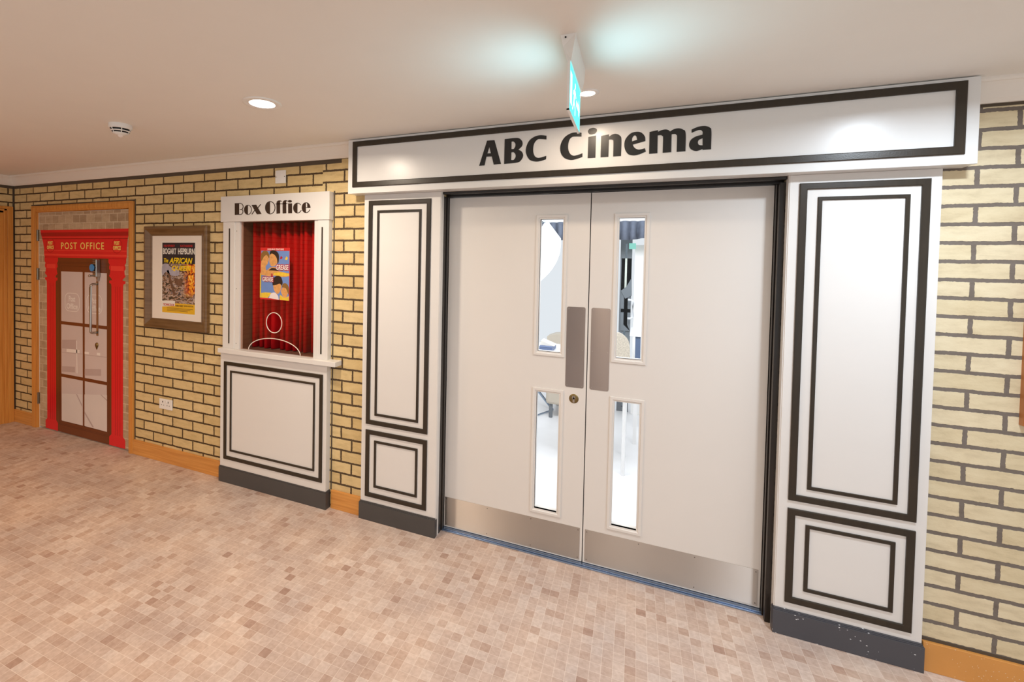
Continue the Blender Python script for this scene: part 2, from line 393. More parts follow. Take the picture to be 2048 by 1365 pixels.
# left part is split around the booth window so the hole stays a simple one
left = shape([[(XL, 0), (PX0-.03, 0), (PX0-.03, PZ+.02), (PX1+.03, PZ+.02), (PX1+.03, 0), (-1.95, 0), (-1.95, H), (XL, H)],
              rect(BX0-.01, BX1+.01, BZ0-.01, BZ1+.01)], .12, .12)
gap = shape([[(-1.95, 0), (CX0, 0), (CX0, CZ), (-.2, CZ), (-.2, H), (-1.95, H)]], .12, .12)
right = shape([[(-.2, CZ), (CX1, CZ), (CX1, 0), (XR, 0), (XR, H), (-.2, H)]], .12, .12)
wb = MB().add(left, 0).add(gap, 1).add(right, 2)
wb.box(XL, -1.80, -.002, .001, 2.302, 2.33, 3).box(1.1, XR, -.002, .001, 2.318, 2.34, 3).box(XL, XL+.012, -.0025, .001, .1, 2.33, 3)
wb.box(-1.858, -1.848, -.0015, .001, .12, 2.12, 3).box(-3.862, -3.85, -.0015, .001, .12, 2.14, 3).box(-5.37, -5.346, -.0015, .001, .12, 2.13, 3)
wb.box(-5.37, -3.85, -.0016, .001, 2.122, 2.136, 3).box(1.14, XR, -.0016, .001, .12, .134, 3)
o = wb.build('wall_back', [M_BR_L, M_BR_G, M_BR_R, M_MORT], fix=False)
tag(o, 'long pale yellow brick wall with dark mortar lines', kind='structure')
# end wall with its oak door
EY0 = -.118
ew = MB().box(XL-.12, XL, EY0, 0, 0, H, 0).box(XL-.12, XL, -1.06, EY0, 2.127, H, 0).box(XL-.12, XL, YF, -1.06, 0, H, 0)
ew.box(XL, XL+.002, -2.5, 0, 2.302, 2.33, 1).box(XL, XL+.0025, -.012, 0, .1, 2.33, 1)
tag(ew.build('wall_left', [M_BR_E, M_MORT], fix=False), 'short brick end wall at the far left', kind='structure')
d = empty('door_4', (XL, -.59, 0), 'oak door in the end wall at the left edge', kind='structure')
fr = MB()
for y0, y1, x1 in ((-.06, -.016, .022), (-.082, -.06, .014), (-.118, -.082, .0)):
    fr.box(XL-.12 if x1 == 0 else XL, XL+x1+(.004 if x1 == 0 else 0), y0, y1, 0, 2.10, 0)
fr.box(XL, XL+.022, -1.16, -.016, 2.10, 2.125, 0).box(XL, XL+.014, -1.14, -.04, 2.082, 2.10, 0).box(XL-.12, XL+.004, -1.1, -.05, 2.06, 2.082, 0)
fr.box(XL, XL+.022, -1.16, -1.10, 0, 2.10, 0).box(XL-.12, XL+.004, -1.10, -1.06, 0, 2.08, 0)
fr.build('door_frame', M_OAKV, d, .002)
MB().box(XL-.075, XL-.03, -1.058, -.12, .01, 2.058).build('door_leaf', M_OAKD, d)
MB().box(XL-.03, XL-.0285, -1.05, -.125, .015, .2).build('kick_plate', M_PLN, d)
# cornice (coving) pieces
def cornice(name, x0, x1, label):
    prof = [(0, 2.33), (-.012, 2.33), (-.016, 2.338), (-.022, 2.346), (-.03, 2.368), (-.042, 2.392), (-.05, 2.402), (-.056, 2.404), (-.06, 2.412), (-.06, 2.42), (0, 2.42)]
    mb = MB(); n = len(prof)
    mb.v = [(x, y, z) for x in (x0, x1) for y, z in prof]
    for i in range(n):
        j = (i+1) % n; mb.f.append((i, j, n+j, n+i)); mb.mi.append(0)
    mb.f += [tuple(range(n)), tuple(range(n, 2*n))[::-1]]; mb.mi += [0, 0]
    return tag(mb.build(name, M_CORN), label, kind='structure')
cornice('trim_1', XL, -1.6865, 'off-white cornice running left of the cinema sign')
cornice('trim_2', 1.2045, XR, 'off-white cornice running right of the cinema sign')
mb = MB(); prof = [(0, 2.33), (.012, 2.33), (.022, 2.346), (.03, 2.368), (.042, 2.392), (.056, 2.404), (.06, 2.412), (.06, 2.42), (0, 2.42)]; n = len(prof)
mb.v = [(XL+x, y, z) for y in (0, -3) for x, z in prof]
for i in range(n): mb.f.append((i, (i+1) % n, n+(i+1) % n, n+i)); mb.mi.append(0)
tag(mb.build('trim_3', M_CORN), 'off-white cornice over the end wall', kind='structure')
# oak skirting boards
k = 1
for x0, x1, lb in ((XL+.001, -5.347, 'short oak skirting board in the left corner'), (-3.862, -2.834, 'oak skirting board under the framed poster'),
               (-1.845, -1.612, 'short oak skirting between booth and left column'), (1.146, XR, 'paint-flecked oak skirting board at the right')):
    M_ = M_OAKH if x0 < 1 else speckled('oak_skirting_flecked', (214, 150, 78), (232, 220, 200), .13, .4, 80)
    o = MB().box(x0, x1, -.015, 0, 0, .122).build('baseboard_%d' % k, M_, None, .002); tag(o, lb, kind='structure'); k += 1

# ------------------------------------------------------------------ post office double door (printed film)
tr = MB()
AW0, AW1 = -5.3449, -3.8644
tr.box(AW0, PX0-.006, -.016, .02, 0, 2.122).box(PX1+.006, AW1, -.016, .02, 0, 2.122).box(PX0-.006, PX1+.006, -.016, .02, PZ+.006, 2.122)
tr.box(AW0+.012, PX0-.02, -.02, -.01, 0, 2.108).box(PX1+.02, AW1-.012, -.02, -.01, 0, 2.108).box(PX0-.02, PX1+.02, -.02, -.01, PZ+.02, 2.108)
tr.box(PX0-.03, PX0, 0, .12, 0, PZ).box(PX1, PX1+.03, 0, .12, 0, PZ).box(PX0-.03, PX1+.03, 0, .12, PZ, PZ+.02)
tag(tr.build('trim_4', M_OAKV, None, .002), 'oak architrave around the red printed door', kind='structure')
pd = empty('door_3', ((PX0+PX1)/2, .03, 0), 'double door printed with a red post office front', kind='structure')
SEAM = at(203, 560, .004).x
YP = .004
M_DLEAF = brick_mat('printed_stone_bricks', -5.2, .03, .105, .074, .5, c1=(204, 180, 150), c2=(174, 148, 120), mortar=(216, 196, 168), ms=.005)
MB().box(PX0+.008, SEAM-.0015, YP+.0006, YP+.045, .012, PZ-.004).build('door_leaf', M_DLEAF, pd)
MB().box(SEAM+.0015, PX1-.003, YP+.0006, YP+.045, .012, PZ-.004).build('door_leaf', M_DLEAF, pd)
MB().box(PX0, PX0+.008, YP, YP+.04, 0, PZ).box(PX0, PX1, YP, YP+.04, PZ-.004, PZ).build('door_seal', M_WHITE, pd)
# brown door print
MB().box(-4.99, -4.15, YP+.0002, YP+.0006, .012, 1.645).build('printed_door', M_PBRN, pd)
b2 = MB()
for a in ((.018, 1.60, .006), (.030, 1.588, .005), (.055, 1.565, .006)):
    b2.frame(-4.957+a[0], -4.183-a[0], .06+a[0], a[1], YP+.0002, [(0, 0), (0, .0001), (a[2], .0001), (a[2], 0)])
b2.build('printed_door_moulding', M_PBRD, pd)
xs = (-4.902, -4.565-.015, -4.565+.015, -4.238); zs = (.121, .530, .560, 1.020, 1.050, 1.511)
for i in (0, 2):
    for j in (0, 2, 4):
        MB().box(xs[i], xs[i+1], YP, YP+.0002, zs[j], zs[j+1]).build('printed_pane', M_PANE, pd)
sh = MB()   # printed view inside the panes: counter, floor edge, ceiling line
def prn(pts, y=YP): return shape([[(at(a, b, y).x, at(a, b, y).z) for a, b in pts]], y, .0001)
def pc(x, y): return (80+x/5.937, 680+y/5.937)
sh2 = MB()
for pts in ([(262, 640), (500, 650), (500, 1018), (262, 960)], [(528, 650), (795, 655), (795, 1095), (528, 1022)]): sh.add(prn([pc(*p) for p in pts]))
sh.build('printed_floor_reflection', M_PANL, pd)
for pts in ([(428, 648), (440, 648), (500, 770), (500, 800)], [(530, 850), (640, 1040), (622, 1040), (530, 880)], [(722, 648), (795, 712), (795, 728), (722, 660)],
            [(262, 145), (500, 165), (500, 172), (262, 152)], [(530, 175), (795, 205), (795, 213), (530, 182)], [(262, 314), (415, 320), (415, 388), (262, 380)],
            [(530, 345), (725, 350), (725, 430), (530, 425)], [(262, 0), (430, 0), (430, 120), (262, 100)]): sh2.add(prn([pc(*p) for p in pts], YP-.0002))
sh2.build('printed_room_lines', M_PAND, pd)
sh3 = MB()
for pts in ([(315, 108), (470, 120), (470, 162), (315, 145)], [(530, 140), (580, 145), (580, 175), (530, 168)], [(675, 155), (715, 158), (715, 188), (675, 184)], [(430, 10), (440, 10), (445, 400), (435, 400)]): sh3.add(prn([pc(*p) for p in pts], YP-.0004))
sh3.build('printed_papers', M_WLOG, pd)
# red surround
def crown(mir=0):
    return [(-5.232, 1.895), (-5.225, 1.86), (-5.205, 1.82), (-5.185, 1.77), (-5.172, 1.72), (-5.172, 1.66), (-5.158, 1.638)]
cl = crown(); cr = [(-3.930, 1.895), (-3.940, 1.86), (-3.956, 1.82), (-3.966, 1.77), (-3.972, 1.72), (-3.970, 1.66), (-3.978, 1.638)]
R = MB().add(shape([cl[::-1]+cr] if 0 else [cl+cr[::-1]], YP+.0002, .0004))
def col(c, L_, R_, side):
    prof = [(1.64, 1.0), (1.604, 1.0), (1.585, .86), (1.57, .93), (1.55, .93), (1.535, .80), (1.50, .86), (1.49, .95), (1.47, .72), (1.463, .62), (1.452, .62), (1.448, .92), (1.428, .92), (1.42, .70), (1.40, .66), (.11, .66), (.085, .92), (.012, .92)]
    cxx = (L_+R_)/2; hw = (R_-L_)/2
    return [(cxx-hw*k, z) for z, k in prof]+[(cxx+hw*k, z) for z, k in prof[::-1]]
R.add(shape([col(0, -5.166, -4.951, 0)], YP+.0002, .0004)).add(shape([col(0, -4.214, -3.980, 0)], YP+.0002, .0004))
R.build('printed_red_surround', M_RED, pd)
D = MB().add(shape([[(-5.228, 1.870), (-5.212, 1.835), (-3.950, 1.835), (-3.938, 1.870)]], YP-.0002, .0002)).add(shape([rect(-5.20, -3.958, 1.808, 1.818)], YP-.0002, .0002))
for x in (-5.075, -5.047, -5.018, -4.117, -4.09, -4.06): D.add(shape([rect(x-.003, x+.003, .11, 1.40)], YP-.0002, .0002))
D.build('printed_red_shadow_lines', M_REDD, pd)
Lr = MB()
for z0, z1, a, b in ((1.70, 1.708, -5.17, -3.975), (1.655, 1.672, -5.17, -3.975), (1.820, 1.826, -5.2, -3.955), (1.535, 1.575, -5.13, -4.99), (1.535, 1.575, -4.18, -4.01)): Lr.add(shape([rect(a, b, z0, z1)], YP-.0002, .0002))
Lr.build('printed_red_highlights', M_REDL, pd)
t1 = MB().add(text('POST OFFICE', -4.90, -4.276, 1.716, 1.778, YP-.0004, bold=.008, space=1.25)); t1.build('lettering', M_YEL, pd)
for cxx, w in ((-5.069, .072), (-4.100, .068)):
    ring = shape([ell(cxx, 1.75, w, .066), ell(cxx, 1.75, w-.004, .062)], YP-.0004, .0002); MB().add(ring).build('roundel_ring', M_REDD, pd)
    q = MB().add(text('POST', cxx-w*.52, cxx+w*.52, 1.757, 1.789, YP-.0006, bold=.03)).add(text('OFFICE', cxx-w*.75, cxx+w*.75, 1.714, 1.748, YP-.0006, bold=.03))
    q.build('roundel_lettering', M_YEL, pd)
# pill shaped marks in the panes
for cxx in (-4.735, -4.41):
    cz = 1.232; o_ = []; i_ = []
    for s_, lst in ((1, o_), (.90, i_)):
        for qx, qz, t0 in ((.05, .03, 0), (-.05, .03, 90), (-.05, -.03, 180), (.05, -.03, 270)):
            for t in range(0, 91, 15): lst.append((cxx+qx+.06*s_*math.cos(math.radians(t0+t)), cz+qz+.055*s_*math.sin(math.radians(t0+t))))
    g = MB().add(shape([o_, i_], YP-.0002, .0005)).add(text('Post', cxx-.05, cxx+.045, cz+.006, cz+.058, YP-.0002, bold=.02)).add(text('Office', cxx-.085, cxx+.085, cz-.062, cz-.01, YP-.0002, bold=.02))
    g.build('pane_logo', M_WLOG, pd)
# hardware
hx = -4.366; hz0, hz1 = .985, 1.412
pts = [(hx, YP, hz1)] + [(hx, YP-.035-.02*math.sin(math.radians(t)), hz1-.02+.02*math.cos(math.radians(t))) for t in range(0, 91, 15)] + \
      [(hx, YP-.035-.02*math.cos(math.radians(t)), hz0+.02-.02*math.sin(math.radians(t))) for t in range(0, 91, 15)] + [(hx, YP, hz0)]
MB().tube(pts, .010, 14).build('pull_handle', M_CHR, pd, smooth=True)
MB().box(hx-.014, hx+.014, YP-.002, YP, hz0-.03, hz1+.03).build('handle_plate', M_CHR, pd)
kx = (-4.372, -4.322); kb = MB().box(kx[0], kx[1], YP-.038, YP, 1.475, 1.632).build('keypad_lock', M_CHR, pd, .006)
for r in range(7):
    for c in (0, 1): MB().lathe((kx[0]+.014+c*.02, YP-.038, 1.62-r*.018), [(0, .004), (.004, .004), (.004, 0)], 10, axis='y').build('keypad_button', M_SCREW, kb)
MB().lathe((kx[0]+.022, YP-.05, 1.487), [(0, .03), (.010, .028), (.012, .022), (.008, .014), (.008, -.015)], 16, axis='y').build('turn_knob', M_CHR, pd, smooth=True)
MB().lathe((kx[0]+.012, YP-.045, 1.556), [(0, .008), (.03, .007), (.032, .004), (.03, 0), (0, 0)], 24, axis='y').build('blue_tag', M_BLUE, pd)
MB().add(shape([[(kx[0]+.02, 1.475), (kx[0]+.036, 1.437), (kx[1]-.006, 1.475)]], YP-.002, .02)).build('lock_tail', M_CHR, pd)
MB().lathe((-4.374, YP, .873), [(0, .012), (.012, .010), (.020, .004), (.022, 0)], 20, axis='y').add(shape([[(-4.394, .865), (-4.354, .865), (-4.374, .832)]], YP-.001, .004)).build('escutcheon', M_BRASS, pd)
for x, z0, z1 in ((PX0-.002, 1.793, 1.897), (PX0-.002, 1.421, 1.531), (PX0-.002, .231, .338), (PX1+.002, 1.443, 1.532)):
    MB().tube([(x, -.004, z0), (x, -.004, z1)], .007, 10).box(x-.012, x+.012, -.002, .006, z0, z1).build('hinge', M_HING, pd, smooth=False)

# ------------------------------------------------------------------ framed poster left of the booth
pf = empty('framed_poster', (-3.35, -.012, 1.089), 'bronze-framed film poster with BOGART HEPBURN lettering on the brick wall', 'picture')
fx0, fx1, fz0, fz1 = -3.706, -2.992, 1.089, 1.907
MB().frame(fx0, fx1, fz0, fz1, 0, [(0, 0), (0, .026), (.008, .034), (.022, .036), (.040, .026), (.062, .016), (.068, .018), (.076, .012), (.076, 0)]).build('frame', M_FRM, pf)
MB().box(fx0+.074, fx1-.074, -.010, -.002, fz0+.074, fz1-.074).build('mount', M_MATB, pf)
px0, px1, pz0, pz1 = -3.5103, -3.1406, 1.2184, 1.7766
PY = -.0104
MB().frame(px0-.012, px1+.012, pz0-.012, pz1+.012, PY+.0006, [(0, 0), (0, .0004), (.010, .0002), (.010, 0)]).build('mount_window_edge', M_CARD, pf)
def art_mat():
    M, nt, b = new_mat('painted_battle_scene')
    tc = N(nt, 'ShaderNodeTexCoord')
    mp = N(nt, 'ShaderNodeMapping'); mp.inputs['Rotation'].default_value = (0, .9, 0); mp.inputs['Scale'].default_value = (18, 18, 44); L(nt, tc.outputs['Object'], mp.inputs[0])
    n = N(nt, 'ShaderNodeTexNoise'); n.inputs['Scale'].default_value = 1; n.inputs['Detail'].default_value = 5; n.inputs['Distortion'].default_value = 1.6; L(nt, mp.outputs[0], n.inputs['Vector'])
    r = ramp(nt, [(.30, (26, 26, 34)), (.42, (58, 60, 50)), (.48, (150, 100, 66)), (.54, (206, 190, 176)), (.60, (120, 104, 110)), (.70, (40, 38, 44))]); L(nt, n.outputs['Fac'], r.inputs[0])
    sp = N(nt, 'ShaderNodeSeparateXYZ'); L(nt, tc.outputs['Object'], sp.inputs[0])
    n2 = N(nt, 'ShaderNodeTexNoise'); n2.inputs['Scale'].default_value = 30; n2.inputs['Distortion'].default_value = 1.2; L(nt, tc.outputs['Object'], n2.inputs['Vector'])
    r2 = ramp(nt, [(.35, (40, 22, 20)), (.48, (206, 70, 16)), (.6, (252, 176, 34)), (.75, (255, 226, 120))]); L(nt, n2.outputs['Fac'], r2.inputs[0])
    mr = N(nt, 'ShaderNodeMapRange', interpolation_type='SMOOTHSTEP'); mr.inputs['From Min'].default_value = px1-.15; mr.inputs['From Max'].default_value = px1-.06; L(nt, sp.outputs[0], mr.inputs[0])
    mz = N(nt, 'ShaderNodeMapRange', interpolation_type='SMOOTHSTEP'); mz.inputs['From Min'].default_value = 1.33; mz.inputs['From Max'].default_value = 1.40; L(nt, sp.outputs[2], mz.inputs[0])
    mu = N(nt, 'ShaderNodeMath', operation='MULTIPLY'); L(nt, mr.outputs[0], mu.inputs[0]); L(nt, mz.outputs[0], mu.inputs[1])
    mx = N(nt, 'ShaderNodeMix', data_type='RGBA'); L(nt, mu.outputs[0], mx.inputs[0]); L(nt, r.outputs[0], mx.inputs[6]); L(nt, r2.outputs[0], mx.inputs[7])
    L(nt, mx.outputs[2], b.inputs['Base Color']); b.inputs['Roughness'].default_value = .35; return M
def px(u): return px0+(px1-px0)*u
def pz(v): return pz1-(pz1-pz0)*v
M_NAVY = simple('poster_midnight', (30, 28, 44), .35, var=.1, scale=(20, 20, 20))
M_GOLD = simple('poster_gold', (232, 182, 40), .35); M_SMOKE = simple('poster_smoke', (176, 172, 188), .35, var=.2, scale=(30, 30, 30))
M_PYEL = simple('poster_yellow_letters', (250, 214, 24), .35); M_PRED = simple('poster_red_letters', (190, 40, 44), .35); M_INK = simple('poster_ink', (96, 74, 36), .4)
MB().box(px0, px1, PY, PY+.0006, pz(.30), pz1).build('printed_sky', M_NAVY, pf)
MB().box(px0, px1, PY, PY+.0006, pz(.86), pz(.30)).build('printed_battle', art_mat(), pf)
MB().box(px0, px1, PY, PY+.0006, pz0, pz(.86)).build('printed_credits_band', M_GOLD, pf)
s = MB().add(shape([smooth_path([(px(.0), pz(.33), 1), (px(.14), pz(.30), 1), (px(.30), pz(.36), 1), (px(.5), pz(.38), 1), (px(.52), pz(.46), 1), (px(.3), pz(.47), 1), (px(.12), pz(.42), 1), (px(.0), pz(.47), 1)])], PY, .0002))
s.build('printed_smoke', M_SMOKE, pf)
s = MB().add(shape([[(px(.14), pz(.40)), (px(.20), pz(.39)), (px(.42), pz(.74)), (px(.36), pz(.76))]], PY, .0002)).add(shape([[(px(.36), pz(.50)), (px(.60), pz(.52)), (px(.62), pz(.62)), (px(.42), pz(.60))]], PY-.0001, .0001))
s.build('printed_rock_shapes', simple('poster_rock', (118, 84, 66), .4, var=.3, scale=(50, 50, 50)), pf)
for w_, a, b in (('BOGART', .025, .435), ('HEPBURN', .49, .99)): MB().add(text(w_, px(a), px(b), pz(.165), pz(.08), PY, bold=.025)).build('lettering', M_CARD, pf)
for w_, a, b in (('HUMPHREY', .05, .40), ('KATHARINE', .56, .93)): MB().add(text(w_, px(a), px(b), pz(.062), pz(.03), PY, bold=.02)).build('lettering', M_PRED, pf)
tx = MB().add(text('The', px(.05), px(.19), pz(.285), pz(.222), PY-.0003, bold=.02, shear=.3)).add(text('AFRICAN', px(.22), px(.93), pz(.295), pz(.212), PY-.0003, bold=.03, shear=.3)).add(text('QUEEN', px(.30), px(.89), pz(.405), pz(.325), PY-.0003, bold=.03, shear=.3))
tx.build('lettering', M_PYEL, pf)
MB().add(shape([[(px(.0), pz(.835)), (px(.40), pz(.825)), (px(.40), pz(.90)), (px(.0), pz(.92))]], PY-.0001, .0002)).build('printed_label', M_CARD, pf)
MB().add(text('TECHNICOLOR', px(.03), px(.38), pz(.905), pz(.87), PY-.0003, bold=.02)).build('lettering', M_PRED, pf)
tx = MB().add(text('ROBERT MORLEY', px(.42), px(.66), pz(.905), pz(.88), PY-.0001, bold=.01)).add(text('JOHN HUSTON', px(.68), px(.95), pz(.905), pz(.88), PY-.0001, bold=.01))
for i in range(3): tx.box(px(.15), px(.95-.08*i), PY-.0002, PY, pz(.935+i*.018), pz(.929+i*.018))
tx.build('lettering', M_INK, pf)

# ------------------------------------------------------------------ wall fittings
s = empty('power_socket', (-3.4715, 0, .431), 'white double power socket low on the wall under the framed poster', 'socket')
sx0, sx1 = -3.546, -3.397
MB().box(sx0, sx1, -.009, 0, .431, .514).build('face_plate', M_SOCK, s, .003)
for c in (sx0+.042, sx1-.042):
    MB().box(c-.004, c+.004, -.0096, -.008, .484, .498).box(c-.017, c-.009, -.0096, -.008, .462, .467).box(c+.009, c+.017, -.0096, -.008, .462, .467).build('socket_holes', M_DARK, s)
for c in (sx0+.062, sx1-.062): MB().box(c-.007, c+.007, -.013, -.008, .486, .506).build('rocker_switch', M_SOCK, s, .002)
s = empty('blanking_plate', (-2.308, 0, 2.19), 'small square white blanking plate above the box office header', 'wall plate')
MB().box(-2.354, -2.262, -.008, 0, 2.192, 2.283).build('face_plate', M_SOCK, s, .003)
for c in (-2.346, -2.27): MB().lathe((c, -.008, 2.2375), [(0, .001), (.003, .001), (.003, 0)], 12, axis='y').build('screw', M_DARK, s)

# ------------------------------------------------------------------ box office booth
bo = empty('box_office_booth', (-2.345, 0, 0), 'white box office ticket booth with a red curtained window', 'ticket booth')
YB0 = -.0465
MB().box(-2.8312, -1.8597, YB0, 0, 1.9273, 2.1129).build('header_board', M_WHITE, bo, .002)
jl = MB().box(-2.812, -2.700, -.040, 0, .9992, 1.9273).build('jamb', M_WHITE, bo, .0015)
MB().box(-2.700, -2.6544, -.034, .0, .9992, 1.9273).build('jamb_inner_strip', M_WHITE, bo, .0015)
jr = MB().box(-1.955, -1.866, -.040, 0, .9992, 1.9273).build('jamb', M_WHITE, bo, .0015)
MB().box(-1.9876, -1.955, -.034, .0, .9992, 1.9273).build('jamb_inner_strip', M_WHITE, bo, .0015)
MB().box(-2.753, -2.743, -.0425, -.04, 1.035, 1.879).build('groove_strip', M_BRN, jl)
MB().box(-1.923, -1.913, -.0425, -.04, 1.035, 1.879).build('groove_strip', M_BRN, jr)
for z in (1.86, 1.44, 1.04): MB().lathe((-2.683, -.034, z), [(0, .001), (.003, .0005), (.003, 0)], 10, axis='y').build('screw', M_DARK, bo)
a = at(435, 700, -.072); b = at(670, 727, -.072)
MB().box(a.x, b.x, -.072, 0, .966, .9992).build('sill', M_WHITE, bo, .003)
MB().box(-2.826, -1.866, -.0440, 0, .118, .966).build('front_panel', M_WHITE, bo, .0015)
a = at(447.3, 723, -.05); b = at(642.7, 967, -.05); c = at(459.6, 741.5, -.05); e = at(627.5, 944, -.05)
FL = [(0, 0), (0, .005), (.002, .006), (.024, .006), (.026, .005), (.026, 0)]
FS = [(0, 0), (0, .005), (.002, .006), (.012, .006), (.014, .005), (.014, 0)]
MB().frame(a.x, b.x, b.z, a.z, -.044, FL).build('outer_moulding', M_BRN, bo)
MB().frame(c.x, e.x, e.z, c.z, -.044, FS).build('inner_moulding', M_BRN, bo)
MB().box(-2.832, -1.858, -.0511, 0, 0, .110).box(-2.829, -1.861, -.0480, 0, .110, .118).build('plinth', M_PLN, bo, .0015)
# recess, curtain, ticket screen
MB().box(BX0-.03, BX0-.001, .0, .20, BZ0-.03, BZ1+.03).box(BX1+.001, BX1+.03, .0, .20, BZ0-.03, BZ1+.03).box(BX0-.03, BX1+.03, .0, .20, BZ1+.001, BZ1+.03).box(BX0-.03, BX1+.03, -.0, .20, BZ0-.03, BZ0-.001).box(BX0-.03, BX1+.03, .17, .20, BZ0-.03, BZ1+.03).build('window_recess', simple('recess_paint', (112, 84, 70), .7), bo)
cv = MB(); nx, nz = 420, 2
for j in range(nz+1):
    z = BZ0+.004+(BZ1-BZ0-.006)*j/nz
    for i in range(nx+1):
        u = i/nx; x = BX0+.004+(BX1-BX0-.008)*u
        ph = u*2*math.pi*11+1.3*math.sin(u*9)
        cv.v.append((x+.004*math.sin(ph*2), (.150-.075*abs(math.sin(ph/2))**.8)-.010*math.sin(ph*.37+1), z))
for j in range(nz):
    for i in range(nx):
        n = j*(nx+1)+i; cv.f.append((n, n+1, n+nx+2, n+nx+1)); cv.mi.append(0)
cu = cv.build('curtain', M_CURT, bo, smooth=True)
mod = cu.modifiers.new('thickness', 'SOLIDIFY'); mod.thickness = .002
YG = -.020
hole = ell(-2.325, 1.218, .077, .070, 0, 360, 40)
hc = at(420+425/3.328, 330+1052/3.328, YG); hr = at(420+477/3.328, 330+1052/3.328, YG).x-hc.x; hz = at(420+425/3.328, 330+985/3.328, YG).z-hc.z
ac0 = at(420+255/3.328, 330+1238/3.328, YG); acT = at(420+415/3.328, 330+1158/3.328, YG); ac1 = at(420+600/3.328, 330+1283/3.328, YG)
hole = ell(hc.x, hc.z, hr, hz, 0, 360, 48)
acx = (ac0.x+ac1.x)/2; arx = (ac1.x-ac0.x)/2; arz = acT.z-BZ0
arch = ell(acx, BZ0+.001, arx, arz, 0, 180, 40)
outer = [(BX0+.001, BZ0+.001)] + arch[::-1] + [(BX1-.001, BZ0+.001), (BX1-.001, BZ1-.001), (BX0+.001, BZ1-.001)]
gp = MB().add(shape([outer, hole], YG+.004, .004)).build('perspex_screen', M_PERS, bo)
MB().tube([(x, YG+.002, z) for x, z in hole+hole[:1]], .0032, 8, cap=False).build('speak_hole_rim', M_RIM, gp, smooth=True)
MB().tube([(x, YG+.002, z) for x, z in arch], .0032, 8).build('ticket_arch_rim', M_RIM, gp, smooth=True)

def letter(pieces, org, sc, Y, d, mat, parent):
    mb = MB()
    for loops in pieces:
        mp = [[(lambda q: (q.x, q.z))(at(org[0]+p[0]/sc, org[1]+p[1]/sc, Y-d)) for p in smooth_path(lp)] for lp in loops]
        mb.add(shape(mp, Y, d))
    return mb.build('letter', mat, parent, fix=False)
oD, sD, oE, sE = (460, 395), 22.756, (525, 390), 19.505
LB = lambda pcs, o_, s_: letter(pcs, o_, s_, YB0, .0012, M_LETB, bo)
LB([[[(215, 268), (412, 262), (412, 790), (215, 800)]],
    [stroke([(405, 274), (470, 270), (540, 300), (590, 370), (596, 440), (570, 510), (530, 552), (490, 560), (445, 532)], 30)],
    [stroke([(545, 548), (580, 600), (588, 660), (570, 720), (520, 770), (460, 784), (405, 784)], 30)]], oD, sD)
LB([[ell(812, 567, 176, 226, 90, 270)+[(806, 341)]], [stroke(ell(812, 567, 163, 214, -92, 92), 27)]], oD, sD)
LB([[[(978, 345), (1190, 335), (1432, 758), (1222, 772)]], [stroke([(990, 772), (1125, 585)], 34)], [stroke([(1262, 482), (1392, 318)], 34)]], oD, sD)
LB([[ell(290, 502, 192, 253, 90, 270)], [stroke(ell(296, 502, 190, 240, -92, 92), 27)]], oE, sE)
LB([[[(545, 740), (545, 320, 1), (580, 245, 1), (655, 215, 1), (748, 238), (735, 270), (702, 250, 1), (685, 275), (685, 722)]], [stroke([(503, 357), (775, 349)], 27)]], oE, sE)
LB([[[(785, 727), (785, 320, 1), (820, 240, 1), (900, 207, 1), (988, 236), (978, 262), (942, 242, 1), (920, 262), (926, 718)]], [stroke([(780, 349), (972, 340)], 27)]], oE, sE)
LB([[[(998, 333), (1150, 333), (1150, 715), (1000, 720)]], [ell(1068, 250, 76, 48)]], oE, sE)
LB([[ell(1360, 515, 165, 205, 90, 270)], [stroke(ell(1362, 515, 160, 192, -90, -38, 10), 27)], [stroke(ell(1362, 515, 160, 192, 25, 90, 12), 27)]], oE, sE)
LB([[ell(1690, 500, 162, 206, 90, 270)], [ell(1700, 500, 168, 208, -76, 0, 14)+[(1745, 505)]], [stroke([(1685, 497), (1868, 497)], 24)], [stroke(ell(1695, 500, 160, 194, -92, -60, 8), 27)], [stroke(ell(1695, 500, 160, 194, 22, 90, 12), 27)]], oE, sE)

# film card stuck behind the screen
TL, TR, BL, BR = at(521, 495.6, -.022), at(580, 496, -.022), at(520.3, 598.5, -.022), at(579, 601.8, -.022)
gx0, gx1, gz1, gz0 = (TL.x+BL.x)/2, (TR.x+BR.x)/2, (TL.z+TR.z)/2, (BL.z+BR.z)/2
gc = empty('film_card', ((gx0+gx1)/2, -.021, gz0), 'small red DOUBLE FEATURE film card on the box office screen', 'poster')
GY = -.0222
def g(u, v): return (gx0+(gx1-gx0)*(u-205)/572, gz1-(gz1-gz0)*(v-155)/1015)
MB().box(gx0, gx1, GY, GY+.0005, gz0, gz1).build('card', simple('card_red', (212, 34, 30), .4), gc)
def gs(name, loops, mat, dy): return MB().add(shape([[g(*p) for p in smooth_path(lp)] for lp in loops], GY-dy, .0001)).build(name, mat, gc)
M_GBLU = simple('card_blue', (112, 144, 206), .4, var=.1); M_SKIN = simple('card_skin', (226, 164, 96), .4, var=.2, scale=(60, 60, 60)); M_HAIR = simple('card_dark_hair', (44, 26, 18), .4, var=.2)
M_HRBL = simple('card_curly_hair', (150, 110, 52), .4, var=.5, scale=(260, 260, 260)); M_GWHT = simple('card_white', (236, 226, 222), .4); M_GRED = simple('card_letter_red', (176, 18, 44), .4)
M_GYEL = simple('card_yellow', (240, 200, 60), .4, var=.15, scale=(80, 80, 80))
gs('printed_background', [[(222, 215), (768, 215), (768, 1160), (222, 1140)]], M_GBLU, .0001)
gs('printed_edge', [[(200, 640), (225, 700), (222, 1140), (200, 1140)]], M_GYEL, .0001)
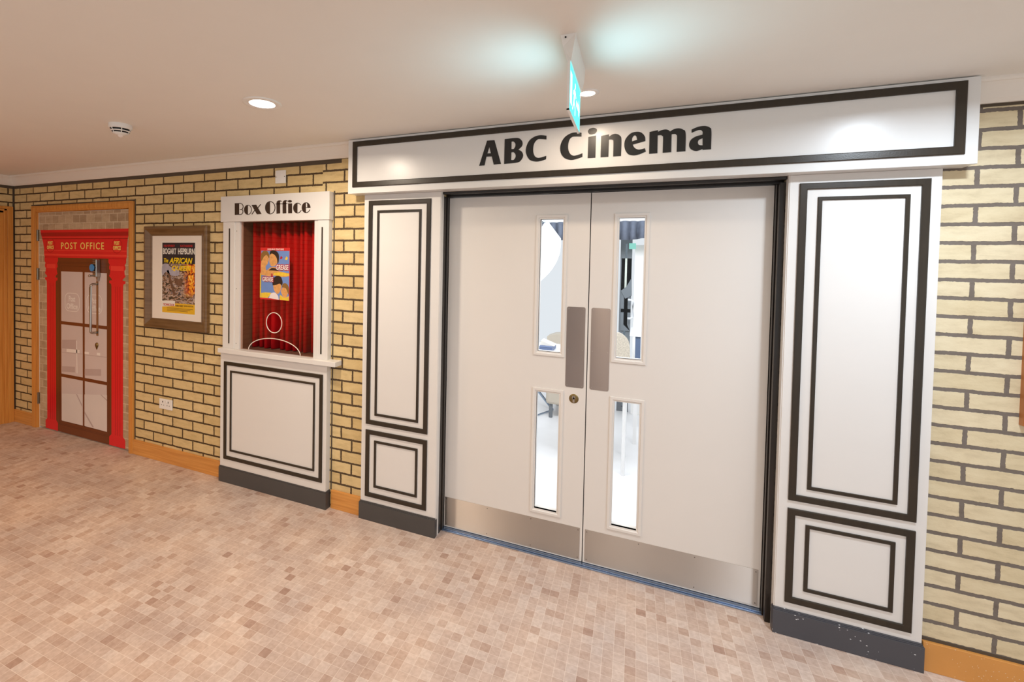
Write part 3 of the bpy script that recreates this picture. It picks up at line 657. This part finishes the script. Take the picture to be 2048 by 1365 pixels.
gs('printed_portrait', [[(215, 480), (250, 300, 1), (330, 270, 1), (375, 360, 1), (350, 470, 1), (310, 530, 1), (330, 640), (215, 620)]], M_SKIN, .0002)
gs('printed_portrait', [[(385, 330), (400, 250, 1), (480, 260, 1), (545, 370, 1), (520, 480, 1), (430, 520, 1), (385, 440, 1)], ], M_SKIN, .0002)
gs('printed_hair', [[(215, 430), (215, 300, 1), (260, 225, 1), (340, 225, 1), (382, 300, 1), (375, 360, 1), (330, 300, 1), (280, 330, 1), (240, 400, 1)]], M_HRBL, .0003)
gs('printed_hair', [[(388, 300), (400, 225, 1), (480, 205, 1), (560, 270, 1), (568, 400, 1), (545, 470, 1), (530, 370, 1), (490, 300, 1), (430, 270, 1)]], M_HAIR, .0003)
gs('printed_banner', [[(215, 620), (330, 600, 1), (400, 545, 1), (500, 530, 1), (560, 600, 1), (680, 630, 1), (768, 640), (768, 700), (640, 720, 1), (500, 700, 1), (380, 715, 1), (215, 690)]], M_SKIN, .0003)
gs('printed_sleeve', [[(370, 600), (430, 555, 1), (510, 560, 1), (570, 605), (470, 600, 1)]], M_HAIR, .0004)
gs('printed_stripes', [[(470, 640), (640, 632, 1), (768, 660), (768, 690), (620, 700, 1), (470, 690)]], M_GYEL, .0004)
gs('printed_portrait', [[(455, 850), (480, 790, 1), (590, 800, 1), (620, 900, 1), (590, 1010, 1), (540, 1050, 1), (480, 980, 1)]], M_SKIN, .0002)
gs('printed_hair', [[(450, 890), (450, 780, 1), (520, 705, 1), (610, 720, 1), (645, 830, 1), (620, 890), (590, 850, 1), (510, 880, 1)]], M_HAIR, .0003)
gs('printed_shirt', [[(380, 1140), (420, 1050, 1), (500, 1030, 1), (560, 1090), (575, 1165)]], M_GWHT, .0002)
gs('printed_portrait', [[(610, 1000), (640, 930, 1), (710, 920, 1), (745, 1000, 1), (720, 1100, 1), (660, 1110, 1)]], M_SKIN, .0003)
gs('printed_hair', [[(625, 920), (650, 850, 1), (720, 845, 1), (765, 930, 1), (765, 1080), (735, 1000, 1), (700, 930, 1)]], M_HRBL, .0004)
gs('printed_scarf', [[(590, 1165), (600, 1070, 1), (680, 1120, 1), (765, 1080), (765, 1170)]], M_GYEL, .0004)
gs('printed_pier', [[(225, 1140), (225, 1050), (300, 1035), (430, 1035), (400, 1080), (360, 1140)]], M_GYEL, .0002)
for c in ([(585, 370), (610, 310), (640, 345), (620, 375)], [(680, 380), (710, 320), (740, 345), (725, 390)]): gs('printed_mark', [c], M_GRED if c[0][0] < 600 else M_GYEL, .0002)
def gt(s_, a, b, y0, y1, mat, dy, bold=.03, sh=0):
    p, q = g(a, y1), g(b, y0); return MB().add(text(s_, p[0], q[0], p[1], q[1], GY-dy, d=.0001, bold=bold, shear=sh)).build('lettering', mat, gc)
gt('DOUBLE FEATURE', 345, 662, 170, 200, M_GWHT, .0002)
gt('GREASE', 508, 762, 470, 600, M_GRED, .0006, .11); gt('GREASE', 518, 752, 483, 588, M_GWHT, .0008, .03)
gt('2', 415, 455, 660, 715, M_GRED, .0006, .08); gt('GREASE', 238, 470, 715, 830, M_GRED, .0006, .11); gt('GREASE', 248, 460, 728, 818, M_GWHT, .0008, .03)

# ------------------------------------------------------------------ panelled columns either side of the doors
def column(x0, x1, b0, b1, outer, inner, inner_edge, plin, label):
    c = empty('panelled_column', ((x0+x1)/2, 0, 0), label, 'column', 'white panelled columns beside the double doors')
    MB().box(x0, x1, -.0212, -.0005, .115, 2.0805).build('body', M_WHITE, c, .0012)
    xe = x1 if inner_edge > 0 else x0
    MB().box(xe-.0005 if inner_edge > 0 else xe-.004, xe+.004 if inner_edge > 0 else xe+.0005, -.018, .020, .0, 2.0805).build('return_board', M_WHITE, c)
    for (z0, z1) in ((.1495, .581), (.618, 2.0415)): MB().frame(outer[0], outer[1], z0, z1, -.0212, FLL).build('outer_moulding', M_BRN, c)
    for (z0, z1) in ((.2161, .5182), (.6783, 1.9796)): MB().frame(inner[0], inner[1], z0, z1, -.0212, FSS).build('inner_moulding', M_BRN, c)
    MB().box(b0, b1, -.0356, -.0005, 0, .107).box(b0+.002, b1-.002, -.0320, -.0005, .107, .111).box(b0+.004, b1-.004, -.028, -.0005, .111, .115).build('plinth', plin, c, .001)
    return c
FLL = [(0, 0), (0, .006), (.003, .0075), (.025, .0075), (.028, .006), (.028, 0)]
FSS = [(0, 0), (0, .005), (.002, .006), (.013, .006), (.015, .005), (.015, 0)]
column(-1.6055, -1.0768, -1.6103, -1.0786+.006, (-1.5713, -1.1372), (-1.5084, -1.2008), 1, M_PLN, 'white panelled column left of the double doors, beside the booth')
column(.6287, 1.1382, .6202, 1.143, (.6644, 1.1027), (.7321, 1.0406), -1, M_PLNS, 'white panelled column right of the double doors, with a chipped grey plinth')

# ------------------------------------------------------------------ ABC Cinema sign
YS = -.0916
sg = empty('cinema_sign', (-.24, 0, 2.081), 'long white sign board reading ABC Cinema above the double doors', 'sign')
MB().box(-1.6845, 1.2043, YS, -.0003, 2.081, 2.4155).build('board', M_SIGNW, sg, .0015)
MB().frame(-1.6492, 1.1647, 2.1191, 2.4021, YS, [(0, 0), (0, .006), (.003, .008), (.029, .008), (.032, .006), (.032, 0)]).build('border_moulding', M_BRN, sg)
oA, sA, oB, sB, oC, sCc = (950, 260), 12.8, (1110, 240), 14.63, (1240, 245), 10.24
LA = lambda pcs, o_, s_: letter(pcs, o_, s_, YS, .002, M_LETT, sg)
LA([[[(308, 275), (497, 262), (665, 868), (480, 888), (428, 678), (292, 685), (243, 908), (105, 918)], [(365, 435), (318, 603), (405, 598)]]], oA, sA)
LA([[[(760, 235), (1080, 205, 1), (1190, 265, 1), (1218, 350, 1), (1190, 430, 1), (1112, 503), (1195, 555, 1), (1232, 650, 1), (1190, 760, 1), (1080, 835, 1), (745, 870)],
     [(935, 300), (985, 298, 1), (1030, 350, 1), (1030, 420, 1), (990, 485, 1), (932, 490)], [(930, 575), (990, 572, 1), (1035, 630, 1), (1035, 700, 1), (990, 765, 1), (925, 770)]]], oA, sA)
LA([[[(1830, 148), (1660, 135, 1), (1500, 185, 1), (1370, 300, 1), (1300, 500, 1), (1325, 650, 1), (1410, 770, 1), (1550, 808, 1), (1680, 795, 1), (1818, 750), (1825, 662), (1700, 702, 1), (1600, 712, 1), (1530, 670, 1), (1492, 560, 1), (1495, 420, 1), (1530, 320, 1), (1600, 245, 1), (1680, 232, 1), (1828, 243)]]], oA, sA)
LA([[[(778, 375), (640, 365, 1), (480, 385, 1), (300, 490, 1), (190, 650, 1), (150, 830, 1), (185, 1000, 1), (290, 1120, 1), (450, 1168, 1), (600, 1150, 1), (803, 1080), (803, 975), (650, 1030, 1), (530, 1045, 1), (440, 985, 1), (390, 860, 1), (390, 700, 1), (430, 570, 1), (500, 500, 1), (600, 485, 1), (775, 487)]]], oB, sB)
LA([[[(975, 500), (1200, 455), (1182, 1103), (955, 1118)]], [[(965, 330, 1), (1010, 262, 1), (1120, 230, 1), (1215, 262, 1), (1222, 330, 1), (1170, 395, 1), (1060, 422, 1), (985, 395, 1)]]], oB, sB)
LA([[[(1350, 468), (1580, 422), (1580, 490), (1680, 425, 1), (1790, 408, 1), (1900, 460, 1), (1943, 580, 1), (1930, 1052), (1700, 1068), (1708, 640, 1), (1680, 582, 1), (1630, 570, 1), (1578, 575), (1562, 1078), (1332, 1093)]]], oB, sB)
LA([[[(520, 380), (510, 290, 1), (440, 210, 1), (340, 190, 1), (220, 225, 1), (120, 330, 1), (88, 440, 1), (105, 560, 1), (170, 650, 1), (280, 675, 1), (400, 650, 1), (530, 595), (508, 527), (440, 548, 1), (370, 555, 1), (300, 520, 1), (258, 455)], [(245, 388), (252, 320, 1), (290, 268, 1), (330, 280, 1), (350, 355)]]], oC, sCc)
LA([[[(605, 195), (778, 157), (778, 192), (850, 158, 1), (930, 143, 1), (990, 155, 1), (1025, 185), (1100, 140, 1), (1200, 120, 1), (1290, 145, 1), (1345, 220, 1), (1340, 590), (1160, 603), (1168, 300, 1), (1155, 255, 1), (1120, 235, 1), (1056, 243), (1048, 608), (873, 622), (882, 320, 1), (870, 280, 1), (835, 260, 1), (772, 266), (765, 630), (595, 643)]]], oC, sCc)
LA([[[(1467, 145), (1600, 90, 1), (1740, 72, 1), (1840, 105, 1), (1873, 180, 1), (1865, 550), (1690, 562), (1690, 542), (1640, 565, 1), (1550, 585, 1), (1450, 545, 1), (1415, 460, 1), (1450, 360, 1), (1550, 290, 1), (1690, 250), (1692, 190, 1), (1650, 155, 1), (1580, 165, 1), (1467, 212)], [(1692, 325), (1620, 355, 1), (1595, 410, 1), (1620, 460, 1), (1692, 470)]]], oC, sCc)

# ------------------------------------------------------------------ black door frame and cinema doors
DL, DM, DR, DZ0, DZ1, YD = -1.064, -.2323, .5975, .0145, 2.0549, .0907
fb = MB()
for x0, x1, s_ in ((CX0+.0005, DL-.002, 1), (DR+.002, CX1-.0045, -1)):
    xo = x0 if s_ > 0 else x1; xi = x1 if s_ > 0 else x0
    def bx(a, b, y0, y1): fb.box(min(a, b), max(a, b), y0, y1, 0, DZ1+.003)
    bx(xo, xo+s_*.006, .021, .05) if s_ > 0 else bx(xo, xo-.022, .021, .045)
    bx(xo, xo+s_*.004, .05, .062) if s_ > 0 else bx(xo, xo-.014, .045, .06)
    bx(xo, xi, .062, .086); bx(xo, xi-s_*.004, .086, .10); bx(xo, xi, .10, .16)
fb.box(CX0+.0005, CX1-.0045, .002, .045, DZ1+.012, 2.081).box(CX0+.0005, CX1-.0045, .045, .062, DZ1+.018, 2.081).box(CX0+.0005, CX1-.0045, .062, .16, DZ1+.003, 2.081)
tag(fb.build('trim_5', M_BLK, None, .0015), 'black painted frame around the double doors', kind='structure')
tag(MB().box(DL-.004, DR+.004, .058, .150, 0, .007).box(DL-.004, DR+.004, .068, .140, .007, .012).build('trim_6', M_FLR0, None, .002), 'bluish metal threshold strip under the double doors', kind='structure')
def leaf(name, x0, x1, v0, v1, p0, p1, k0, k1, label):
    d = empty(name, ((x0+x1)/2, YD, 0), label, kind='structure')
    w = .024; vz = ((.2327, .9561), (1.1419, 1.9394))
    me = shape([rect(x0, x1, DZ0, DZ1)]+[rect(v0+w, v1-w, z0+w, z1-w) for z0, z1 in vz], YD+.044, .044)
    MB().add(me).build('door_leaf', M_DOORW, d)
    for z0, z1 in vz:
        fr = MB().frame(v0, v1, z0, z1, YD, [(0, 0), (0, .005), (.002, .006), (.014, .006), (.017, .002), (.024, .001), (.024, -.016)]).build('vision_frame', M_DOORW, d)
        gl = MB().box(v0+w-.003, v1-w+.003, YD+.016, YD+.022, z0+w-.003, z1-w+.003).build('glass', M_GLASS, d)
    pp = []
    r = .010
    for qx, qz, t0 in ((p1-r, 1.4287-r, 0), (p0+r, 1.4287-r, 90), (p0+r, .980+r, 180), (p1-r, .980+r, 270)):
        for t in range(0, 91, 18): pp.append((qx+r*math.cos(math.radians(t0+t)), qz+r*math.sin(math.radians(t0+t))))
    pl = MB().add(shape([pp], YD, .0015)).build('push_plate', M_PUSH, d)
    for z in (1.418, 1.19, .991):
        for x in (p0+.010, p1-.010): MB().lathe((x, YD-.0015, z), [(0, .0008), (.0028, .0005), (.0028, 0)], 10, axis='y').build('screw', M_CHR, pl)
    kp = MB().box(k0, k1, YD-.0015, YD, .022, .2003).build('kick_plate', M_KICK, d)
    for x in [k0+.01+(k1-k0-.02)*i/3 for i in range(4)]:
        for z in (.034, .188): MB().lathe((x, YD-.0015, z), [(0, .0008), (.0028, .0005), (.0028, 0)], 10, axis='y').build('screw', M_SCREW, kp)
    return d
dl = leaf('door_1', DL, DM-.0025, -.5285, -.3545, -.3464, -.2472, DL+.006, DM-.015, 'left leaf of the cream double doors, with the keyhole')
dr = leaf('door_2', DM+.0025, DR, -.1095, .0623, -.2163, -.1173, DM+.012, DR-.010, 'right leaf of the cream double doors, without a keyhole')
MB().box(DM-.0025, DM+.0025, YD+.012, YD+.03, DZ0, DZ1).build('gap_shade_strip', M_DARK, dl)  # dark strip standing in for the shade in the gap between the leaves
lk = MB().lathe((-.298, YD, .917), [(0, .004), (.018, .004), (.024, .002), (.026, 0)], 32, axis='y').build('lock_escutcheon', M_BRASS, dl, smooth=False)
MB().lathe((-.298, YD-.004, .925), [(0, .004), (.0095, .004), (.0095, 0)], 20, axis='y').box(-.303, -.293, YD-.008, YD-.004, .898, .925).build('lock_cylinder', M_CHR, lk)
MB().box(-.2992, -.2968, YD-.0086, YD-.0078, .917, .932).build('keyhole', M_DARK, lk)

# ------------------------------------------------------------------ ceiling fittings
def downlight(x, y, r, col, power, label):
    e = empty('downlight', (x, y, H), label, 'ceiling light', 'recessed round ceiling lights')
    MB().lathe((x, y, H), [(r, 0), (r, -.003), (r*.97, -.005), (r*.80, -.006), (r*.72, -.003), (r*.66, -.0045)], 48).build('trim_ring', M_SOCK, e, smooth=True)
    MB().lathe((x, y, H), [(r*.66, -.0045), (r*.4, -.005), (0.0001, -.002)], 48).build('lamp_lens', emit('lamp_glow_%.2f' % x, (col[0], (col[1]+1)/2, (col[2]+1)/2, 1), 9), e)
    l = bpy.data.lights.new('downlight_lamp', 'AREA'); l.shape = 'DISK'; l.size = r*1.4; l.energy = power; l.color = col
    l.spread = math.radians(165)
    lo = bpy.data.objects.new('lamp_light', l); COL.objects.link(lo); lo.parent = e; lo.location = (0, 0, -.008)
LBL = ['lit round downlight in the ceiling above the box office', 'small lit downlight partly behind the hanging exit sign', 'lit downlight just beyond the top right corner above the sign',
       'warm downlight behind the camera at the far left', 'warm downlight behind the camera at the left', 'downlight just behind the camera', 'downlight behind the camera at the right']
for dta, lb in zip(DOWN, LBL): downlight(*dta, lb)
sm = empty('smoke_detector', (-2.763, -.79, H), 'white domed smoke detector on the ceiling at the left', 'smoke detector')
c = (-2.763, -.79, H)
MB().lathe(c, [(.058, 0), (.058, -.018), (.055, -.024), (.050, -.026)], 40).build('base', M_SOCK, sm, smooth=True)
MB().lathe(c, [(.044, -.024), (.036, -.050)], 40).build('sensor_chamber', M_DARK, sm)
for z, r in ((-.0375, .049), ): MB().lathe(c, [(r-.004, z+.003), (r, z+.002), (r-.001, z-.002), (r-.006, z-.003)], 40).build('vent_ring', M_SOCK, sm, smooth=True)
for k in range(6):
    t = k*math.pi/3+.6; MB().tube([(c[0]+.052*math.cos(t), c[1]+.052*math.sin(t), H-.024), (c[0]+.036*math.cos(t), c[1]+.036*math.sin(t), H-.052)], .0025, 6).build('vent_rib', M_SOCK, sm)
MB().lathe(c, [(.040, -.048), (.038, -.052), (.020, -.060), (0.0001, -.062)], 40).build('cap', M_SOCK, sm, smooth=True)
MB().lathe(c, [(.015, -.058), (.014, -.066), (.008, -.072), (.0001, -.074)], 24).build('indicator_lens', M_RIM, sm, smooth=True)

ex = empty('exit_sign', (-.2152, -.83, H), 'hanging illuminated green exit sign seen edge-on', 'exit sign')
EX, EY0_, EY1_, EZ0, EZ1 = -.2152, -.9853, -.691, 2.1634, 2.32
h = MB(); yy = (-.955, -.655)
pf_ = [(-.249, H), (-.206+.006, H), (-.203, 2.37), (EX+.006, EZ1), (EX-.006, EZ1), (-.240, 2.38)]
n = len(pf_); h.v = [(x, y+(0 if z > 2.35 else -.028), z) for y in yy for x, z in pf_]
for i in range(n): h.f.append((i, (i+1) % n, n+(i+1) % n, n+i)); h.mi.append(0)
h.f += [tuple(range(n)), tuple(range(n, 2*n))[::-1]]; h.mi += [0, 0]
hb = h.build('housing', M_SOCK, ex)
MB().lathe((-.232, -.957, 2.41), [(0, .002), (.003, .002), (.003, 0)], 10, axis='y').build('screw', M_DARK, hb)
MB().box(EX-.003, EX+.003, EY0_+.004, EY1_-.004, EZ0+.004, EZ1).build('light_panel', M_EXITG, ex)
MB().box(EX-.004, EX+.004, EY0_, EY0_+.004, EZ0, EZ1).box(EX-.004, EX+.004, EY1_-.004, EY1_, EZ0, EZ1).box(EX-.004, EX+.004, EY0_, EY1_, EZ0, EZ0+.004).build('panel_edge', M_SOCK, ex)
for sd in (-1, 1):
    l = bpy.data.lights.new('sign_lamp', 'AREA'); l.shape = 'RECTANGLE'; l.size = .26; l.size_y = .006; l.energy = .5; l.color = (.48, .86, 1); l.spread = math.radians(110)
    lo = bpy.data.objects.new('sign_light', l); COL.objects.link(lo); lo.parent = ex
    lo.matrix_local = Matrix.Translation((sd*.008, (EY0_+EY1_)/2-ex.location.y, EZ0-H+.012)) @ Matrix.Rotation(math.pi/2, 4, 'Z') @ Matrix.Rotation(-sd*math.radians(118), 4, 'X')
def pict(side):
    Xp = EX+side*.0032; mb = MB()
    def P(pts): mb.quad([(Xp, EY0_+(EY1_-EY0_)*u, EZ0+(EZ1-EZ0)*v) for u, v in pts])
    P([(.08, .2), (.22, .2), (.22, .86), (.08, .86)])                              # door
    P([(.62, .44), (.84, .44), (.84, .58), (.62, .58)]); P([(.84, .3), (.95, .51), (.84, .72)])  # arrow
    P([(.36, .40), (.44, .38), (.50, .68), (.42, .72)])                            # running figure: body, head, limbs
    P([(.47, .74), (.52, .74), (.54, .82), (.50, .87), (.46, .84)])
    P([(.36, .42), (.30, .26), (.26, .18), (.31, .17), (.41, .36)]); P([(.41, .38), (.50, .30), (.49, .16), (.54, .16), (.55, .33), (.45, .44)])
    P([(.42, .68), (.34, .62), (.32, .52), (.35, .52), (.38, .60), (.44, .62)]); P([(.48, .66), (.56, .56), (.60, .60), (.50, .72)])
    o_ = mb.build('pictogram', M_EXITW, ex, fix=False)
pict(1); pict(-1)

# picture frame cut by the right edge
rf = empty('picture_frame', (1.68, 0, 1.07), 'brown wooden picture frame cut off by the right edge', 'picture')
MB().frame(1.403, 1.96, 1.068, 1.90, 0, [(0, 0), (0, .022), (.006, .03), (.030, .026), (.040, .014), (.040, 0)]).build('frame', M_FRW, rf)
MB().box(1.437, 1.921, -.008, -.001, 1.107, 1.861).build('print', M_MATB, rf)

# ------------------------------------------------------------------ lounge beyond the doors
def A(px_, py_, y): return at(px_, py_, y)
def c8(x, y): return (1060+x/4.267, 420+y/4.267)
def c7(x, y): return (1000+x/3.4118, 740+y/3.4118)
M_GRYF = simple('grey_blue_fabric', (104, 112, 130), .85, var=.25, scale=(14, 14, 14), bump=.5, bscale=40)
M_SHEET = simple('white_sheet', (226, 230, 236), .7, var=.03)
M_WICK = simple('pale_wicker', (206, 196, 182), .7, var=.3, scale=(90, 90, 90), bump=1, bscale=180)
M_BEI = simple('beige_upholstery', (196, 186, 172), .8, var=.06)
M_LTOP = simple('white_table_top', (240, 240, 242), .3)
M_NAVYF = simple('blue_grey_frame', (86, 104, 136), .4)
M_STEEL = simple('steel_tube', (150, 168, 190), .25, .9)
M_GDARK = simple('grey_door_frame', (112, 120, 128), .5)
# pleated blackout valance at y=2.6
v0 = A(*c8(60, 118), 2.6); v1 = A(*c8(1000, 250), 2.6)
vm = MB(); nn = 160; xa, xb = v0.x-.3, v1.x+.25; za, zb = A(*c8(600, 252), 2.6).z, A(*c8(600, 100), 2.6).z
for i in range(nn+1):
    x = xa+(xb-xa)*i/nn; y = 2.6+.03*math.sin(i*.8)+.02*math.sin(i*.31)
    vm.v += [(x, y, za+.01*math.sin(i*.2)), (x, y+.01, zb)]
for i in range(nn): vm.f.append((2*i, 2*i+2, 2*i+3, 2*i+1)); vm.mi.append(0)
o = vm.build('window_valance', M_GRYF, smooth=True); tag(o, 'grey gathered fabric valance seen through the upper door glass', 'valance')
o.modifiers.new('t', 'SOLIDIFY').thickness = .01
# white beam above it
tag(MB().box(-1.83, XR, 2.68, 2.9, zb-.04, 2.6).build('wall_beam', simple('beam_paint', (240, 242, 244), .8)), 'white beam above the grey valance', kind='structure')
# glazed screen with door in the far wall (right slot)
gd = empty('door_5', (A(*c8(820, 600), 3.0).x, 3.0, 0), 'glazed grey exit door of the lounge', kind='structure')
def R3(x0, x1, y0, y1, Y): a = A(*c8(x0, y1), Y); b = A(*c8(x1, y0), Y); return a.x, b.x, a.z, b.z
x0, x1, z0, z1 = R3(755, 876, 250, 1040, 3.0)
MB().frame(x0, x1, 0, z1, 3.0, [(0, -.04), (0, 0), (.05, 0), (.05, -.04)]).build('door_frame', M_GDARK, gd)
xa_, xb_, za_, zb_ = R3(775, 868, 415, 690, 3.0)
MB().box(x0+.05, x1-.05, 3.01, 3.02, .05, z1-.05).build('glass', glass_mat('grey_glass', (.42, .47, .5, 1)), gd)
MB().box(xa_, xb_, 3.0, 3.008, za_, zb_).build('poster_panel', simple('pale_green_panel', (214, 224, 216), .5), gd)
xa_, xb_, za_, zb_ = R3(770, 862, 690, 1030, 2.98)
MB().frame(xa_, xb_, za_, zb_, 3.0, [(0, 0), (0, .02), (.07, .02), (.07, 0)]).box(xa_, xb_, 2.98, 3.0, (za_+zb_)/2-.02, (za_+zb_)/2+.02).build('door_rail', M_GDARK, gd)
ht, hb_ = A(*c8(880, 770), 2.9), A(*c8(880, 930), 2.9); hx_ = A(*c8(835, 770), 2.9).x
pts = [(hx_, 2.9, ht.z)]+[(ht.x-.03+.03*math.sin(math.radians(t)), 2.9, ht.z-.03+.03*math.cos(math.radians(t))) for t in range(0, 91, 30)]+[(ht.x-.03+.03*math.cos(math.radians(t)), 2.9, hb_.z+.03-.03*math.sin(math.radians(t))) for t in range(0, 91, 30)]+[(hx_, 2.9, hb_.z)]
MB().tube(pts, .012, 10).build('pull_handle', M_SHEET, gd, smooth=True)
# white pier
x0, x1, z0, z1 = R3(876, 975, 300, 1080, 2.95)
tag(MB().box(x0, x1, 2.95, 3.1, 0, z1).build('wall_pier', simple('pier_white', (250, 250, 250), .8)), 'white pier right of the glazed exit door', kind='structure')
x0, x1, z0, z1 = R3(845, 905, 285, 335, 2.9)
o = MB().box(x0, x1, 2.9, 2.92, z0, z1).build('green_sign', emit('green_sign_light', (.35, .85, .72, 1), .9)); tag(o, 'small green exit sign over the lounge door, through the right glass', 'exit sign')
# dark angular shape on the exit door
def slab(name, pts, Y, d, mat, par=None):
    q = [A(*c8(p[0], p[1]), Y) for p in pts]; return MB().add(shape([smooth_path([(a.x, a.z)+((1,) if len(p) > 2 else ()) for a, p in zip(q, pts)])], Y+d, d)).build(name, mat, par, .003)
slab('dark_panel', [(868, 580), (868, 735), (812, 760), (775, 690), (820, 660)], 2.965, .02, M_GDARK, gd)
# wicker armchair
wa = empty('wicker_armchair', (A(*c8(790, 1200), 1.7).x, 1.8, 0), 'pale wicker armchair with a rounded back, through the right glass', 'chair')
slab('backrest', [(700, 1290), (700, 1090, 1), (745, 1052, 1), (800, 1075, 1), (845, 1140, 1), (855, 1290)], 1.7, .05, M_WICK, wa)
q0 = A(*c8(700, 1290), 1.7); q1 = A(*c8(855, 1290), 1.7)
MB().box(q0.x-.1, q1.x, 1.3, 1.75, q0.z-.22, q0.z-.12).build('seat', M_BEI, wa, .02)
for xx in (q0.x-.08, q1.x-.03):
    for yy_ in (1.33, 1.71): MB().tube([(xx, yy_, 0), (xx, yy_, q0.z-.2)], .015, 8).build('leg', M_LTOP, wa)
MB().box(q0.x, q1.x, 1.70, 1.75, q0.z-.2, q0.z+.01).build('lower_back', M_WICK, wa)
# white table with blue-grey leg
tb = empty('lounge_table', (A(*c8(920, 1080), 2.0).x, 2.15, 0), 'white-topped table with a blue-grey side panel, right of the wicker armchair', 'table')
ta = A(*c8(850, 1072), 2.0); tc_ = A(*c8(1000, 1090), 2.0)
MB().box(ta.x, tc_.x+.3, 2.0, 2.6, tc_.z, ta.z).build('table_top', M_LTOP, tb, .004)
x0, x1, z0, z1 = R3(895, 945, 1090, 1270, 2.02)
for xx in (x0, x0+.42):
    for yy_ in (2.02, 2.5): MB().box(xx, xx+.03, yy_+.02, yy_+.05, 0, tc_.z).build('leg', M_LTOP, tb)
MB().box(x0, x1, 2.02, 2.06, A(*c8(920, 1330), 2.02).z, tc_.z).build('side_panel', M_NAVYF, tb)
# left slot: hanging white sheet, sofa, low table with papers
o = slab('hanging_sheet', [(150, 95), (262, 245), (262, 300, 1), (245, 400, 1), (180, 520, 1), (60, 640), (30, 500), (60, 300, 1), (105, 140, 1)], 1.6, .02, M_SHEET); tag(o, 'large white pointed sheet seen through the upper left glass', 'sheet')
MB_ = MB().tube([(A(*c8(60, 640), 1.62).x-.25, 1.63, 0), (A(*c8(60, 640), 1.62).x-.25, 1.63, A(*c8(60, 300), 1.62).z+.4), (A(*c8(60, 300), 1.62).x+.06, 1.63, A(*c8(60, 200), 1.62).z+.1)], .012, 8)
MB_.build('support_pole', M_STEEL, o)
so = empty('sofa', (A(*c8(210, 1110), 2.4).x, 2.6, 0), 'beige low-backed sofa through the upper left glass', 'sofa')
slab('backrest', [(140, 1300), (145, 1080), (200, 1062), (330, 1055), (330, 1300)], 2.4, .16, M_BEI, so)
q0 = A(*c8(140, 1300), 2.4); q1 = A(*c8(330, 1300), 2.4)
MB().box(q0.x, q1.x+.3, 2.4, 3.0, .15, q0.z+.02).build('seat', M_BEI, so, .03)
for xx in (q0.x+.05, q1.x+.22):
    for yy_ in (2.45, 2.92): MB().tube([(xx, yy_, 0), (xx, yy_, .16)], .02, 8).build('leg', M_GDARK, so)
ct = empty('side_table', (A(*c8(120, 1200), 1.2).x, 1.3, 0), 'white side table holding papers, through the upper left glass', 'table')
ta = A(*c8(40, 1190), 1.15); tb_ = A(*c8(300, 1210), 1.15)
MB().box(ta.x-.15, tb_.x, 1.15, 1.6, ta.z-.05, ta.z-.02).build('table_top', M_LTOP, ct, .004)
MB().tube([(ta.x-.1, 1.2, 0), (ta.x-.1, 1.2, ta.z-.04)], .014, 8).build('leg', M_LTOP, ct)
MB().tube([(tb_.x-.05, 1.55, 0), (tb_.x-.05, 1.55, ta.z-.04)], .014, 8).build('leg', M_LTOP, ct)
bk = empty('tray', (A(*c8(130, 1170), 1.2).x, 1.25, ta.z-.02), 'blue tray on the side table, through the upper left glass', 'tray')
x0, x1, z0, z1 = R3(75, 190, 1140, 1200, 1.2)
MB().box(x0, x1, 1.2, 1.4, ta.z-.02, ta.z+.02).build('tray_body', simple('blue_tray', (92, 108, 146), .5), bk, .004)
o = MB().add(shape([[(x0, ta.z+.021), (x0+.01, ta.z+.06), ((x0+x1)/2, ta.z+.045), (x1+.01, ta.z+.021)]], 1.36, .12)).build('paper_stack', M_CARD); tag(o, 'loose white papers piled on the blue tray', 'papers')
# sled-base stool standing on the floor further back
def Z0(px_, py_):
    d_ = F_ + R_*((px_-CX)/FPX) - U_*((py_-CY)/FPX); return CAMP + d_*(-CAMP.z/d_.z)
f1, f2 = Z0(*c7(360, 280)), Z0(*c7(225, 325)); f1.z = f2.z = .011
f0 = A(*c7(250, 130), f1.y); dv = (f0-f1); top = f1+dv*(.45/max(dv.z, .05)); w_ = (f2-f1); w_.z = 0
fs = empty('sled_stool', (f1.x, f1.y, 0), 'sled-base steel tube stool through the lower left glass', 'stool')
MB().tube([top, f1], .014, 10).build('leg', M_STEEL, fs)
MB().tube([top+w_, f1+w_], .014, 10).build('leg', M_STEEL, fs)
MB().tube([f1, f1+w_], .008, 8).build('floor_runner', M_STEEL, fs)
MB().box(min(top.x, top.x+w_.x)-.2, max(top.x, top.x+w_.x)+.02, min(top.y, top.y+w_.y)-.02, max(top.y, top.y+w_.y)+.02, .45, .49).build('seat', M_BEI, fs, .01)
MB().tube([top+Vector((-.17, 0, .0)), (top.x-.17, f1.y, 0)], .014, 10).build('leg', M_STEEL, fs)
MB().tube([top+w_+Vector((-.17, 0, .0)), (top.x+w_.x-.17, f1.y+w_.y, 0)], .014, 10).build('leg', M_STEEL, fs)

# added fill light that brightens the lounge, just inside the doors
l = bpy.data.lights.new('lounge_fill', 'AREA'); l.shape = 'RECTANGLE'; l.size = 3; l.size_y = .8; l.energy = 80; l.color = (.95, .98, 1)
lo = bpy.data.objects.new('lounge_fill_light', l); COL.objects.link(lo); lo.location = (-.3, .55, 2.75); lo.rotation_euler = (math.radians(38), 0, 0)
